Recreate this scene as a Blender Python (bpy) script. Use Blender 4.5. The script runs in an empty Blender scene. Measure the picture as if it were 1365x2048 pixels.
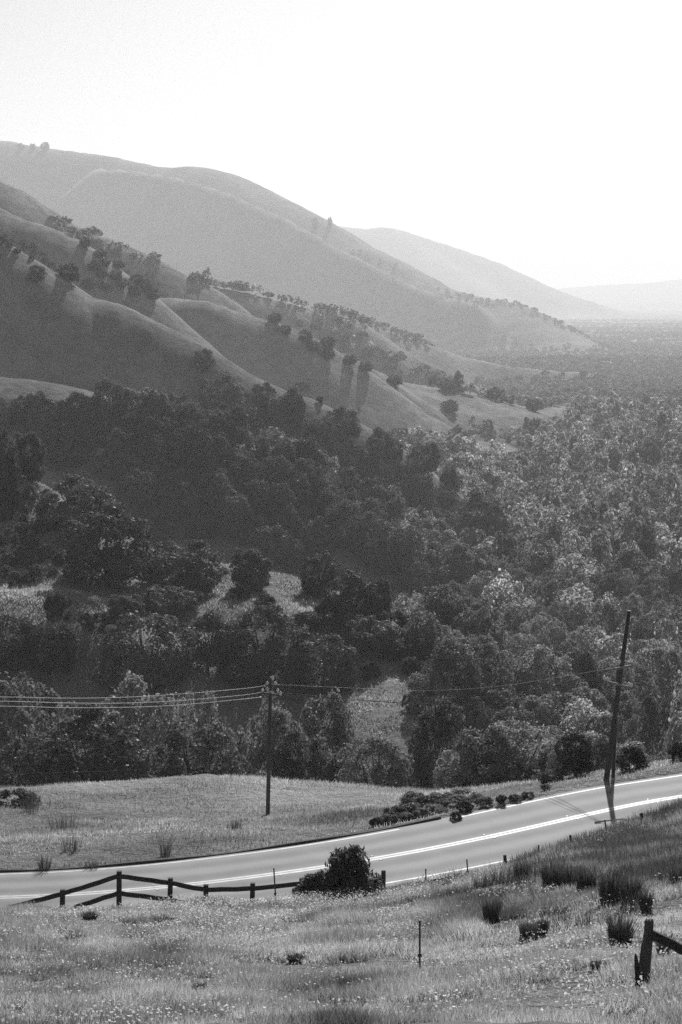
import bpy, math, random
import numpy as np
rng = np.random.default_rng(7)
random.seed(7)
sc = bpy.context.scene
COL = sc.collection
# ------------------------------------------------------------------ camera geometry
F = 4267.0                       # focal length in photo pixels (75 mm on a 36 mm tall frame)
TH = math.atan(434.0 / F)        # pitch down, horizon at row 590 of 2048
ST, CT = math.sin(TH), math.cos(TH)
def raydir(px, py):
    u = (np.asarray(px, float) - 682.5) / F; v = (1024.0 - np.asarray(py, float)) / F
    return u, CT + v * ST, -ST + v * CT
def P(px, py, D):
    u, y, z = raydir(px, py); k = np.asarray(D, float) / y
    return np.stack([u * k, y * k, z * k], -1)
def onplane(px, py, z0):
    u, y, z = raydir(px, py); k = z0 / z
    return np.stack([u * k, y * k, z * k], -1)
def project(x, y, z):
    d = y * CT - z * ST; up = y * ST + z * CT
    return 682.5 + F * x / d, 1024.0 - F * up / d
# ------------------------------------------------------------------ noise
def _h(i, j, s):
    n = (i * 374761393 + j * 668265263 + s * 974711) & 0x7fffffff
    n = ((n ^ (n >> 13)) * 1274126177) & 0x7fffffff
    return ((n ^ (n >> 16)) & 0xffff) / 65535.0
def vnoise(x, y, s=0):
    xi = np.floor(x).astype(np.int64); yi = np.floor(y).astype(np.int64)
    fx = x - xi; fy = y - yi
    fx = fx * fx * (3 - 2 * fx); fy = fy * fy * (3 - 2 * fy)
    a = _h(xi, yi, s); b = _h(xi + 1, yi, s); c = _h(xi, yi + 1, s); d = _h(xi + 1, yi + 1, s)
    return (a * (1 - fx) + b * fx) * (1 - fy) + (c * (1 - fx) + d * fx) * fy - .5
def fbm(x, y, s=0, o=4):
    r = 0; a = 1
    for k in range(o):
        r = r + a * vnoise(x * 2 ** k + 13.7 * k, y * 2 ** k - 7.1 * k, s + k); a *= .5
    return r
# ------------------------------------------------------------------ scene helpers
def tag(o, label=None, cat=None, group=None, kind=None):
    if label: o['label'] = label
    if cat: o['category'] = cat
    if group: o['group'] = group
    if kind: o['kind'] = kind
    return o
def link(o, parent=None):
    COL.objects.link(o)
    if parent is not None: o.parent = parent
    return o
def empty(name, loc=(0, 0, 0)):
    o = bpy.data.objects.new(name, None); o.location = [float(c) for c in loc]; o.empty_display_size = .3
    return link(o)
def npmesh(name, V, faces, m, smooth=False):
    """V (n,3); faces (k,3) or (k,4) ints"""
    V = np.ascontiguousarray(V, np.float32); faces = np.ascontiguousarray(faces, np.int32)
    me = bpy.data.meshes.new(name); k, c = faces.shape
    me.vertices.add(len(V)); me.vertices.foreach_set('co', V.ravel())
    me.loops.add(k * c); me.loops.foreach_set('vertex_index', faces.ravel())
    me.polygons.add(k); me.polygons.foreach_set('loop_start', np.arange(0, k * c, c, dtype=np.int32))
    if smooth: me.polygons.foreach_set('use_smooth', np.ones(k, bool))
    me.update(calc_edges=True)
    if m: me.materials.append(m)
    return me
def obj(name, me, parent=None, loc=None):
    o = bpy.data.objects.new(name, me)
    if loc is not None: o.location = [float(c) for c in loc]
    return link(o, parent)
class MB:
    def __init__(s): s.v = []; s.f = []
    def tube(s, pts, rad, n=8, cap=True):
        pts = [np.asarray(p, float) for p in pts]
        if np.isscalar(rad): rad = [rad] * len(pts)
        b = len(s.v); prev = None
        for i, p in enumerate(pts):
            t = pts[min(i + 1, len(pts) - 1)] - pts[max(i - 1, 0)]; t = t / (np.linalg.norm(t) + 1e-9)
            if prev is None:
                a = np.array([1., 0, 0]) if abs(t[0]) < .8 else np.array([0, 1., 0])
            else: a = prev
            a = a - t * a.dot(t); a /= np.linalg.norm(a); prev = a; c = np.cross(t, a)
            for k in range(n):
                q = 2 * math.pi * k / n
                s.v.append(p + rad[i] * (math.cos(q) * a + math.sin(q) * c))
        for i in range(len(pts) - 1):
            for k in range(n):
                k2 = (k + 1) % n
                s.f.append((b + i * n + k, b + i * n + k2, b + (i + 1) * n + k2, b + (i + 1) * n + k))
        if cap:
            for i, e in ((0, pts[0]), (len(pts) - 1, pts[-1])):
                c = len(s.v); s.v.append(e)
                for k in range(n):
                    s.f.append((b + i * n + k, b + i * n + (k + 1) % n, c))
        return s
    def box(s, c, half, ax=None, taper=1.0):
        c = np.asarray(c, float)
        if ax is None: ax = np.eye(3)
        b = len(s.v)
        for z in (-1, 1):
            for (x, y) in ((-1, -1), (1, -1), (1, 1), (-1, 1)):
                t = taper if z > 0 else 1.
                s.v.append(c + ax[0] * half[0] * x * t + ax[1] * half[1] * y * t + ax[2] * half[2] * z)
        for f in ((3, 2, 1, 0), (4, 5, 6, 7), (0, 1, 5, 4), (1, 2, 6, 5), (2, 3, 7, 6), (3, 0, 4, 7)):
            s.f.append(tuple(b + i for i in f))
        return s
    def beam(s, a, b, w, h, wob=0.0):
        """plank from a to b, w wide (horizontal), h tall, in slightly uneven lengths"""
        a = np.asarray(a, float); b = np.asarray(b, float); t = b - a; L = np.linalg.norm(t); t /= L
        sd = np.cross(t, [0, 0, 1]); sd /= np.linalg.norm(sd) + 1e-9; up = np.cross(sd, t)
        n = 7; b0 = len(s.v)
        for i in range(n):
            p = a + t * L * i / (n - 1) + up * random.uniform(-wob, wob)
            hh = h * (1 + random.uniform(-wob, wob) * 3)
            for (x, y) in ((-1, -1), (1, -1), (1, 1), (-1, 1)):
                s.v.append(p + sd * w / 2 * x + up * hh / 2 * y)
        for i in range(n - 1):
            for k in range(4):
                q = b0 + i * 4
                s.f.append((q + k, q + (k + 1) % 4, q + 4 + (k + 1) % 4, q + 4 + k))
        s.f.append((b0 + 3, b0 + 2, b0 + 1, b0)); q = b0 + (n - 1) * 4; s.f.append((q, q + 1, q + 2, q + 3))
        return s
    def build(s, name, m, parent=None, loc=None, smooth=False, bevel=0):
        o3 = np.zeros(3) if loc is None else np.asarray(loc, float)
        me = bpy.data.meshes.new(name)
        me.from_pydata([tuple(float(q) for q in (np.asarray(v) - o3)) for v in s.v], [], s.f); me.update()
        me.materials.append(m)
        if smooth: me.polygons.foreach_set('use_smooth', np.ones(len(me.polygons), bool))
        o = obj(name, me, parent, None if loc is None else loc)
        return o
# ------------------------------------------------------------------ materials (all neutral grey: black and white film)
def newmat(name):
    m = bpy.data.materials.new(name); m.use_nodes = True; nt = m.node_tree; nt.nodes.clear()
    out = nt.nodes.new('ShaderNodeOutputMaterial')
    return m, nt, out
def node(nt, t, **kw):
    n = nt.nodes.new(t)
    for k, v in kw.items(): setattr(n, k, v)
    return n
def ramp(nt, fac, stops):
    r = node(nt, 'ShaderNodeValToRGB'); e = r.color_ramp.elements
    while len(e) < len(stops): e.new(.5)
    for i, (p, c) in enumerate(stops): e[i].position = p; e[i].color = (c, c, c, 1)
    nt.links.new(fac, r.inputs[0]); return r.outputs[0]
def noise(nt, vec, scale, detail=4, rough=.55):
    n = node(nt, 'ShaderNodeTexNoise'); n.inputs['Scale'].default_value = scale
    n.inputs['Detail'].default_value = detail; n.inputs['Roughness'].default_value = rough
    if vec is not None: nt.links.new(vec, n.inputs['Vector'])
    return n.outputs[0]
def mathn(nt, op, a, b):
    n = node(nt, 'ShaderNodeMath', operation=op)
    for i, q in enumerate((a, b)):
        if isinstance(q, (int, float)): n.inputs[i].default_value = q
        else: nt.links.new(q, n.inputs[i])
    return n.outputs[0]
def bump(nt, h, strength, dist):
    b = node(nt, 'ShaderNodeBump'); b.inputs['Strength'].default_value = strength; b.inputs['Distance'].default_value = dist
    nt.links.new(h, b.inputs['Height']); return b.outputs[0]
def solid(name, lo, hi, scale=6., rough=.8, spec=.2, metal=0., stretch=None, bmp=.3):
    m, nt, out = newmat(name); p = node(nt, 'ShaderNodeBsdfPrincipled')
    tc = node(nt, 'ShaderNodeTexCoord'); vec = tc.outputs['Object']
    if stretch:
        mp = node(nt, 'ShaderNodeMapping'); mp.inputs['Scale'].default_value = stretch
        nt.links.new(vec, mp.inputs['Vector']); vec = mp.outputs[0]
    n = noise(nt, vec, scale, 5, .6)
    nt.links.new(ramp(nt, n, [(.3, lo), (.7, hi)]), p.inputs['Base Color'])
    p.inputs['Roughness'].default_value = rough; p.inputs['Specular IOR Level'].default_value = spec
    p.inputs['Metallic'].default_value = metal
    if bmp: nt.links.new(bump(nt, n, bmp, .02), p.inputs['Normal'])
    nt.links.new(p.outputs[0], out.inputs[0]); return m
def leafmat(name, base=None, trans=.4, var=.5, gloss=.03):
    """leaf: diffuse + translucent; tone from the object's own colour, varied leaf by leaf"""
    m, nt, out = newmat(name)
    g = node(nt, 'ShaderNodeNewGeometry')
    v = mathn(nt, 'ADD', mathn(nt, 'MULTIPLY', g.outputs['Random Per Island'], 2 * var), 1 - var)
    if base == 'tone': src = node(nt, 'ShaderNodeAttribute', attribute_name='tone').outputs['Fac']
    elif base is None:
        oi = node(nt, 'ShaderNodeObjectInfo'); bw = node(nt, 'ShaderNodeRGBToBW'); nt.links.new(oi.outputs['Color'], bw.inputs[0]); src = bw.outputs[0]
    else: src = base
    a = mathn(nt, 'MULTIPLY', v, src)
    d = node(nt, 'ShaderNodeBsdfDiffuse'); t = node(nt, 'ShaderNodeBsdfTranslucent'); mx = node(nt, 'ShaderNodeMixShader')
    nt.links.new(a, d.inputs[0]); nt.links.new(a, t.inputs[0]); mx.inputs[0].default_value = trans
    nt.links.new(d.outputs[0], mx.inputs[1]); nt.links.new(t.outputs[0], mx.inputs[2])
    gl = node(nt, 'ShaderNodeBsdfGlossy'); gl.inputs['Roughness'].default_value = .45; gl.inputs[0].default_value = (.5, .5, .5, 1)
    m2 = node(nt, 'ShaderNodeMixShader'); m2.inputs[0].default_value = gloss
    nt.links.new(mx.outputs[0], m2.inputs[1]); nt.links.new(gl.outputs[0], m2.inputs[2])
    nt.links.new(m2.outputs[0], out.inputs[0]); return m
def groundmat():
    m, nt, out = newmat('grassland'); p = node(nt, 'ShaderNodeBsdfDiffuse')
    g = node(nt, 'ShaderNodeNewGeometry'); pos = g.outputs['Position']
    n1 = noise(nt, pos, .012, 6, .6); n2 = noise(nt, pos, .15, 6, .65); n3 = noise(nt, pos, 2.5, 4, .7)
    s = mathn(nt, 'ADD', mathn(nt, 'MULTIPLY', n1, .45), mathn(nt, 'ADD', mathn(nt, 'MULTIPLY', n2, .35), mathn(nt, 'MULTIPLY', n3, .2)))
    nt.links.new(ramp(nt, s, [(.41, .15), (.5, .26), (.59, .38)]), p.inputs[0])
    b2 = node(nt, 'ShaderNodeBump'); b2.inputs['Strength'].default_value = .7; b2.inputs['Distance'].default_value = 2.2; nt.links.new(n2, b2.inputs['Height'])
    b3 = node(nt, 'ShaderNodeBump'); b3.inputs['Strength'].default_value = .9; b3.inputs['Distance'].default_value = .5; nt.links.new(n3, b3.inputs['Height']); nt.links.new(b2.outputs[0], b3.inputs['Normal'])
    nt.links.new(b3.outputs[0], p.inputs['Normal'])
    nt.links.new(p.outputs[0], out.inputs[0]); return m
def asphaltmat():
    m, nt, out = newmat('asphalt'); p = node(nt, 'ShaderNodeBsdfPrincipled')
    at = node(nt, 'ShaderNodeAttribute', attribute_name='across'); g = node(nt, 'ShaderNodeNewGeometry')
    n1 = noise(nt, g.outputs['Position'], .6, 6, .65); n2 = noise(nt, g.outputs['Position'], 25, 3, .7)
    # worn wheel tracks: a real change of the surface across each lane
    w = mathn(nt, 'COSINE', mathn(nt, 'MULTIPLY', at.outputs['Fac'], 2 * math.pi / 1.775), 0)
    s = mathn(nt, 'ADD', mathn(nt, 'MULTIPLY', w, .13), mathn(nt, 'ADD', mathn(nt, 'MULTIPLY', n1, .4), mathn(nt, 'MULTIPLY', n2, .6)))
    nt.links.new(ramp(nt, s, [(.36, .13), (.5, .19), (.64, .24)]), p.inputs['Base Color'])
    p.inputs['Roughness'].default_value = .8; p.inputs['Specular IOR Level'].default_value = .25
    nt.links.new(bump(nt, n2, .35, .01), p.inputs['Normal'])
    nt.links.new(p.outputs[0], out.inputs[0]); return m
M = dict(forest=leafmat('forest_leaves', 'tone', .5, gloss=0.),
    ground=groundmat(), asphalt=asphaltmat(),
    paint=solid('road_paint', .2, .5, 2.5, .6, .3, bmp=.1), kerb=solid('shade_toned_kerb', .03, .06, 3, .9),  # kerb tone holds the dark of its shadow side
    leaf=leafmat('leaves'), grass=leafmat('grass_blade', 'tone', .45, .6), darkgrass=leafmat('dark_grass_blade', .09, .35, .7), flower=leafmat('petal', .85, .3, .2),
    rush=leafmat('rush_blade', .08, .3, .7),
    bark=solid('bark', .03, .07, 8, .9, stretch=(3, 3, .6)), wood=solid('dark_timber', .018, .05, 9, .85, stretch=(4, 4, .5)),
    oldwood=solid('weathered_timber', .03, .14, 14, .9, stretch=(6, 6, .35), bmp=.9),
    pole=solid('pole_timber', .05, .1, 10, .85, stretch=(5, 5, .3)), pale=solid('pale_timber', .22, .34, 10, .8),
    steel=solid('stake_steel', .03, .07, 12, .6, .4), porcelain=solid('porcelain', .75, .85, 3, .25, .6, bmp=0),
    alu=solid('aluminium_wire', .55, .65, 3, .4, .5, .5, bmp=0), cable=solid('black_cable', .03, .05, 3, .6, bmp=0),
    wall=solid('house_wall', .1, .14, .5, .8), roof=solid('pale_roof', .16, .2, .5, .9, .1), dark=solid('window_glass', .04, .06, 1, .2, .5, bmp=0),
    white=solid('white_plastic', .75, .85, 3, .5, bmp=0))
# ------------------------------------------------------------------ road centre line (flat at ZR)
ZR = -24.8
cpx = [0, 117, 234, 341, 400, 500, 650, 740, 830, 913, 963, 1060, 1133, 1227, 1365]
cpy = [1795, 1790, 1781.5, 1773, 1767, 1755, 1732, 1718.4, 1703, 1688, 1677, 1655, 1638, 1618, 1592.6]
cl = onplane(cpx, cpy, ZR)[:, :2]
def smoothfit(pts, deg=5):
    t = np.r_[0, np.cumsum(np.linalg.norm(np.diff(pts, axis=0), axis=1))]
    return t, np.polyfit(t, pts[:, 0], deg), np.polyfit(t, pts[:, 1], deg)
tt, fx, fy = smoothfit(cl)
def roadline():
    t = np.arange(0, tt[-1] + .01, .5); c = np.stack([np.polyval(fx, t), np.polyval(fy, t)], 1)
    d0 = c[0] - c[1]; d1 = c[-1] - c[-2]
    k = np.arange(1, 161)[:, None]
    a0 = -.0015; pre = []; p = c[0].copy(); ang = math.atan2(d0[1], d0[0])
    for _ in range(160): p = p + .5 * np.array([math.cos(ang), math.sin(ang)]); ang += a0; pre.append(p.copy())
    post = []; p = c[-1].copy(); ang = math.atan2(d1[1], d1[0])
    for _ in range(160): p = p + .5 * np.array([math.cos(ang), math.sin(ang)]); ang += .002; post.append(p.copy())
    return np.array(pre[::-1] + list(c) + post)
RL = roadline()
RT = np.gradient(RL, axis=0); RT /= np.linalg.norm(RT, axis=1)[:, None]
RN = np.stack([-RT[:, 1], RT[:, 0]], 1)      # points to the far side
def road_dist(x, y):
    """signed distance to the centre line (+ on the far side)"""
    best = np.full(x.shape, 1e9); sg = np.zeros(x.shape)
    m = (np.abs(x) < 110) & (y > 60) & (y < 190)
    xs, ys = x[m], y[m]; b = np.full(xs.shape, 1e9); s = np.zeros(xs.shape)
    for i in range(0, len(RL), 4):
        dx = xs - RL[i, 0]; dy = ys - RL[i, 1]; d = dx * dx + dy * dy
        w = d < b; b = np.where(w, d, b); s = np.where(w, dx * RN[i, 0] + dy * RN[i, 1], s)
    best[m] = np.sqrt(b); sg[m] = s
    sg = np.where(best > 1e8, np.where(y < 80, -1., 1.), sg)
    return np.where(np.abs(sg) < best * .3, best * np.sign(sg), np.where(best < 1e8, np.sign(sg) * np.minimum(best, np.maximum(np.abs(sg), 0) + 0 * best), np.where(y < 80, -1e9, 1e9)))
# ------------------------------------------------------------------ terrain height
near_ctrl = [  # photo px, photo row, metres away
    (-250, 1822, 80), (0, 1815, 82), (238, 1810, 83), (420, 1811, 84), (600, 1800, 85), (770, 1778, 86), (870, 1760, 87), (1000, 1731, 88),
    (1150, 1690, 90), (1250, 1662, 91), (1365, 1637, 92), (1600, 1575, 94),
    (0, 2048, 45), (400, 2048, 44.5), (840, 1945, 57), (1295, 1972, 43), (682, 2048, 44), (1365, 2048, 39), (1365, 1800, 63), (980, 1850, 67),
    (700, 1850, 72), (300, 1850, 73), (300, 1950, 57), (0, 1900, 64), (-300, 1950, 57), (1700, 1800, 60), (1150, 1760, 72), (1365, 1700, 76),
    (-200, 1690, 106), (0, 1665, 112), (0, 1606, 130), (150, 1596, 132), (220, 1578, 138), (350, 1552, 146), (450, 1551, 147), (560, 1562, 145), (700, 1588, 138),
    (830, 1602, 128), (536, 1628, 129), (400, 1680, 105), (683, 1640, 113), (150, 1690, 104), (850, 1625, 111), (1000, 1592, 113), (1130, 1562, 113), (1220, 1548, 113.5), (1365, 1522, 119), (1500, 1500, 124)]
C3 = np.array([P(a, b, d) for a, b, d in near_ctrl])
extra = np.array([(0, 0, -1.65), (-25, 0, -2), (25, 0, -1.4), (0, 22, -8.0), (-15, 22, -8.2), (15, 22, -7.6), (0, 33, -11.6), (-60, 60, -20), (60, 60, -12), (-45, 165, -43), (-20, 165, -42), (0, 165, -42), (15, 163, -41), (35, 163, -41), (-70, 100, -26), (-60, 140, -33), (60, 130, -25), (70, 100, -18)])
C3 = np.vstack([C3, extra])
def tps_fit(c):
    n = len(c); d = np.linalg.norm(c[:, None, :2] - c[None, :, :2], axis=2)
    K = np.where(d > 0, d * d * np.log(d + 1e-9), 0) + np.eye(n) * 8.0
    A = np.zeros((n + 3, n + 3)); A[:n, :n] = K; A[:n, n] = 1; A[:n, n + 1:] = c[:, :2]; A[n, :n] = 1; A[n + 1:, :n] = c[:, :2].T
    return np.linalg.solve(A, np.r_[c[:, 2], 0, 0, 0])
TW = tps_fit(C3)
def tps(x, y):
    r = TW[-3] + TW[-2] * x + TW[-1] * y
    for (cx, cy, _), w in zip(C3, TW):
        d2 = (x - cx) ** 2 + (y - cy) ** 2; r = r + w * .5 * d2 * np.log(d2 + 1e-9)
    return r
def floorz(x, y):
    D = [0, 120, 150, 175, 200, 240, 300, 400, 600, 1000, 1500, 2000, 2600, 3600, 6000, 9000, 24000]
    Z = [-30, -31, -36, -45, -52, -60, -67, -73, -77, -80, -86, -95, -104, -112, -114, -117, -125]
    z = np.interp(y, D, Z)
    return z + fbm(x / 60, y / 60, 3) * np.clip((y - 160) / 100, 0, 1) * 4
# ridges: list of (px, row, metres away), slope, rounding radius
RIDGES = [
    # A: near spur on the left with oaks
    ([(-500, 700, 370), (-200, 850, 355), (0, 950, 345), (150, 1030, 338), (290, 1112, 332), (440, 1152, 326), (590, 1192, 322), (690, 1285, 318), (760, 1360, 314)], .8, 5),
    ([(-400, 1090, 295), (-100, 1160, 292), (60, 1200, 290), (150, 1235, 288), (230, 1275, 285), (310, 1345, 280)], .72, 7),
    ([(470, 1215, 305), (560, 1238, 300), (640, 1280, 296), (720, 1322, 292), (790, 1362, 288), (832, 1392, 284), (850, 1440, 280)], .7, 6),
    ([(-70, 925, 354), (30, 1020, 336), (80, 1100, 319), (120, 1175, 303), (150, 1240, 288)], .7, 9),
    ([(225, 1195, 311), (268, 1250, 297), (300, 1325, 281)], .7, 7),
    ([(400, 1132, 333), (470, 1160, 325), (540, 1190, 317), (610, 1224, 309), (690, 1285, 302)], .5, 15),
    ([(690, 1285, 302), (745, 1345, 286), (785, 1398, 271), (805, 1445, 259)], .6, 9),
    # B: big bare ridge and its bench
    ([(-600, 150, 722), (-200, 390, 720), (0, 492, 719), (100, 568, 717), (200, 607, 715), (300, 650, 714), (380, 693, 712), (450, 735, 710), (540, 777, 708), (640, 812, 707), (725, 868, 705), (800, 940, 703), (890, 1005, 702), (960, 1055, 700)], 1.0, 16),
    ([(-500, 720, 580), (-150, 742, 578), (0, 752, 576), (110, 775, 574), (220, 803, 570), (330, 852, 566), (420, 920, 560)], .7, 30),
    # C spurs
    ([(-500, 180, 960), (-200, 335, 958), (0, 426, 957), (60, 446, 955), (120, 476, 953), (190, 532, 952), (240, 590, 950)], .95, 17),
    ([(100, 500, 1035), (200, 570, 1038), (270, 592, 1040), (400, 606, 1042), (520, 637, 1045), (600, 670, 1048), (700, 730, 1050), (740, 765, 1052), (800, 812, 1055), (890, 862, 1058), (910, 900, 1060)], 1.0, 16),
    ([(640, 690, 1085), (760, 757, 1089), (830, 815, 1093), (900, 850, 1097), (960, 872, 1101), (1022, 893, 1105)], .85, 10),
    # D spurs
    ([(-400, 190, 1215), (-100, 320, 1216), (0, 367, 1218), (60, 402, 1219), (130, 441, 1220), (250, 492, 1221), (330, 532, 1222), (388, 563, 1224), (430, 600, 1225)], .88, 15),
    ([(330, 562, 1390), (420, 572, 1391), (500, 590, 1393), (600, 612, 1394), (680, 632, 1396), (760, 682, 1397), (850, 727, 1399), (940, 772, 1400)], .85, 15),
    ([(640, 615, 1640), (720, 640, 1647), (800, 672, 1653), (880, 700, 1660), (960, 721, 1667), (1060, 735, 1673), (1170, 745, 1680)], .75, 15),
    ([(740, 752, 1330), (850, 778, 1360), (950, 808, 1400), (1040, 822, 1430), (1100, 830, 1440)], .3, 30),
    # F: the mid hill with the dome, and the long rim running down to the valley
    ([(-600, 180, 2240), (-300, 240, 2232), (0, 284, 2226), (100, 298, 2222), (200, 314, 2217), (310, 334, 2211), (390, 332, 2206), (432, 346, 2200), (520, 395, 2188), (570, 420, 2180), (640, 462, 2170), (720, 500, 2160), (800, 550, 2150), (870, 580, 2142), (940, 596, 2132), (1010, 612, 2118), (1100, 661, 2096), (1165, 690, 2078), (1225, 712, 2058)], 1.0, 70),
    ([(200, 332, 2190), (300, 340, 2182), (400, 366, 2172), (470, 390, 2165), (560, 428, 2155), (640, 475, 2145), (720, 516, 2135), (800, 561, 2125), (870, 589, 2118), (940, 606, 2108)], 1.0, 9),
    # H: far ridge
    ([(200, 400, 3900), (560, 430, 3700), (620, 440, 3650), (690, 452, 3620), (735, 458, 3600), (775, 456, 3600), (860, 482, 3600), (1000, 536, 3650), (1100, 576, 3750), (1200, 612, 3900), (1290, 641, 4200), (1340, 655, 4400)], .8, 60),
    ([(775, 458, 3580), (830, 500, 3450), (900, 545, 3350), (960, 590, 3300)], .66, 36),
    # distant hills across the valley
    ([(900, 590, 9800), (1140, 581, 9700), (1240, 571, 9600), (1300, 568, 9600), (1365, 564, 9500), (1600, 540, 9400), (2200, 500, 9400)], .16, 300),
    ([(1150, 632, 7600), (1210, 615, 7500), (1290, 605, 7400), (1365, 612, 7400), (1500, 600, 7300), (1900, 570, 7200)], .16, 250),
]
def catmull(p, n=6):
    p = np.asarray(p, float); q = np.vstack([2 * p[0] - p[1], p, 2 * p[-1] - p[-2]]); o = []
    for i in range(1, len(q) - 2):
        for t in np.linspace(0, 1, n, endpoint=False):
            a, b, c, d = q[i - 1], q[i], q[i + 1], q[i + 2]
            o.append(.5 * (2 * b + (c - a) * t + (2 * a - 5 * b + 4 * c - d) * t * t + (3 * b - a - 3 * c + d) * t ** 3))
    o.append(p[-1]); return np.array(o)
RC = []
def far(D):
    return float(np.interp(D, [0, 600, 720, 1000, 1130, 1250, 1400, 1750, 2050, 2400, 3300, 4400, 7500, 9800], [0, 600, 725, 1080, 1300, 1560, 1800, 2600, 3900, 7600, 11500, 13500, 18500, 22500]))
for pts, s, r in RIDGES:
    field = s == .3
    k_ = 1.0 if field else far(pts[0][2]) / pts[0][2]
    r = r * k_
    c = catmull(np.array([P(a_, b_, d_ if field else far(d_)) for a_, b_, d_ in pts]), 4); RC.append((c, s, r))
def ridge_h(x, y, i):
    c, s, r = RC[i]
    reach = 900 if c[0, 1] < 2000 else (2500 if c[0, 1] < 6000 else 6000)
    m = (x > c[:, 0].min() - reach) & (x < c[:, 0].max() + reach) & (y > c[:, 1].min() - reach) & (y < c[:, 1].max() + reach)
    h = np.full(x.shape, -400.); xs, ys = x[m], y[m]; b = np.full(xs.shape, -400.)
    wob = fbm(xs / (r * 4 + 30), ys / (r * 4 + 30), 20 + i) * .15
    for (ax, ay, az), (bx, by, bz) in zip(c[:-1], c[1:]):
        dx, dy = bx - ax, by - ay; L = dx * dx + dy * dy + 1e-9
        t = np.clip(((xs - ax) * dx + (ys - ay) * dy) / L, 0, 1)
        d = np.hypot(xs - ax - t * dx, ys - ay - t * dy)
        b = np.maximum(b, az + t * (bz - az) - s * (1 + wob) * (np.sqrt(d * d + r * r) - r))
    h[m] = b; return h
def height(x, y):
    zf = floorz(x, y)
    k = 2.5
    hs = [zf] + [ridge_h(x, y, i) for i in range(len(RC))]
    hm = np.max(hs, axis=0)
    z = hm + k * np.log(sum(np.exp(np.clip((h - hm) / k, -40, 0)) for h in hs))
    z = np.where(y > 220, z, zf)
    w0 = np.clip((y - 200) / 40, 0, 1)
    z = zf * (1 - w0) + z * w0
    ds = np.maximum(y, 60)
    z = z + fbm(x / 25, y / 25, 5) * np.clip((y - 220) / 200, 0, 1) * (1.1 + 1.1 * np.clip((y - 500) / 300, 0, 1)) + fbm(x / 140, y / 140, 8) * np.clip((y - 700) / 800, 0, 1) * 3.5 + fbm(x / 420, y / 420, 9) * np.clip((y - 2200) / 1200, 0, 1) * 14
    nm = y < 185
    if nm.any():
        xs, ys = x[nm], y[nm]; t = tps(xs, ys)
        t = t + fbm(xs / 7, ys / 7, 11) * .35 + fbm(xs / 1.6, ys / 1.6, 12, 3) * .16
        rd = road_dist(xs, ys); ar = np.abs(rd)
        t = np.where((rd > 0) & (ar < 12), np.minimum(t, ZR + .0 + np.maximum(ar - 5.0, 0) * .3), t)
        lim = ZR - .06 + np.clip((ar - 4.2) / .5, 0, 1) * .05
        w = np.clip((ar - 4.3) / np.where(rd > 0, 2.6, 2.4), 0, 1); w = w * w * (3 - 2 * w)
        t = lim * (1 - w) + t * w
        f = np.clip((ys - 152) / 28, 0, 1); f = f * f * (3 - 2 * f)
        z[nm] = t * (1 - f) + np.minimum(z[nm], t + 30 * f) * f
    return z
RR = np.r_[np.linspace(2, 36, 60, endpoint=False), np.linspace(36, 150, 400, endpoint=False), np.geomspace(150, 24000, 700)]
AA = np.radians(np.r_[np.linspace(-40, -10.5, 50, endpoint=False), np.linspace(-10.5, 10.5, 560, endpoint=False), np.linspace(10.5, 40, 51)])
GA, GR = np.meshgrid(AA, RR)
GX = GR * np.sin(GA); GY = GR * np.cos(GA)
GZ = height(GX, GY)
ELEV = GZ / GR
RUN = np.maximum.accumulate(ELEV, axis=0)
nr, na = GX.shape
idx = np.arange(nr * na).reshape(nr, na)
faces = np.stack([idx[:-1, :-1], idx[:-1, 1:], idx[1:, 1:], idx[1:, :-1]], -1).reshape(-1, 4)
ter = obj('terrain', npmesh('terrain', np.stack([GX, GY, GZ], -1).reshape(-1, 3), faces[:, ::-1], M['ground'], True))
tag(ter, 'grassy hills and valley floor', None, None, 'structure')
def bilin(G, x, y):
    r = np.hypot(x, y); a = np.arctan2(x, y)
    i = np.clip(np.interp(r, RR, np.arange(nr)), 0, nr - 1.001); j = np.clip(np.interp(a, AA, np.arange(na)), 0, na - 1.001)
    i0 = i.astype(int); j0 = j.astype(int); fi = i - i0; fj = j - j0
    return (G[i0, j0] * (1 - fi) + G[i0 + 1, j0] * fi) * (1 - fj) + (G[i0, j0 + 1] * (1 - fi) + G[i0 + 1, j0 + 1] * fi) * fj
def ground(x, y):
    return bilin(GZ, np.asarray(x, float), np.asarray(y, float))
def visible(x, y, h, margin=0.):
    """does something h metres tall standing at x,y rise above the ground in front of it?"""
    r = np.hypot(x, y); return (ground(x, y) + h) / r >= bilin(RUN, x * .985, y * .985) - margin
def hit(px, py):
    """where the line of sight through a photo pixel meets the ground (vectorised)"""
    px = np.atleast_1d(np.asarray(px, float)); py = np.atleast_1d(np.asarray(py, float))
    u, y, z = raydir(px, py); a = np.arctan2(u, y); el = z / np.hypot(u, y)
    j = np.clip(np.round(np.interp(a, AA, np.arange(na))).astype(int), 0, na - 1)
    out = np.full((len(px), 3), np.nan)
    for q in range(len(px)):
        col = ELEV[:, j[q]]; w = np.nonzero(col[20:] >= el[q])[0]
        if len(w) == 0: continue
        i = w[0] + 20; t = (el[q] - col[i - 1]) / (col[i] - col[i - 1] + 1e-12)
        r = RR[i - 1] + np.clip(t, 0, 1) * (RR[i] - RR[i - 1])
        out[q] = (r * math.sin(a[q]), r * math.cos(a[q]), 0)
    ok = ~np.isnan(out[:, 0]); out[ok, 2] = ground(out[ok, 0], out[ok, 1])
    return out
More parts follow.
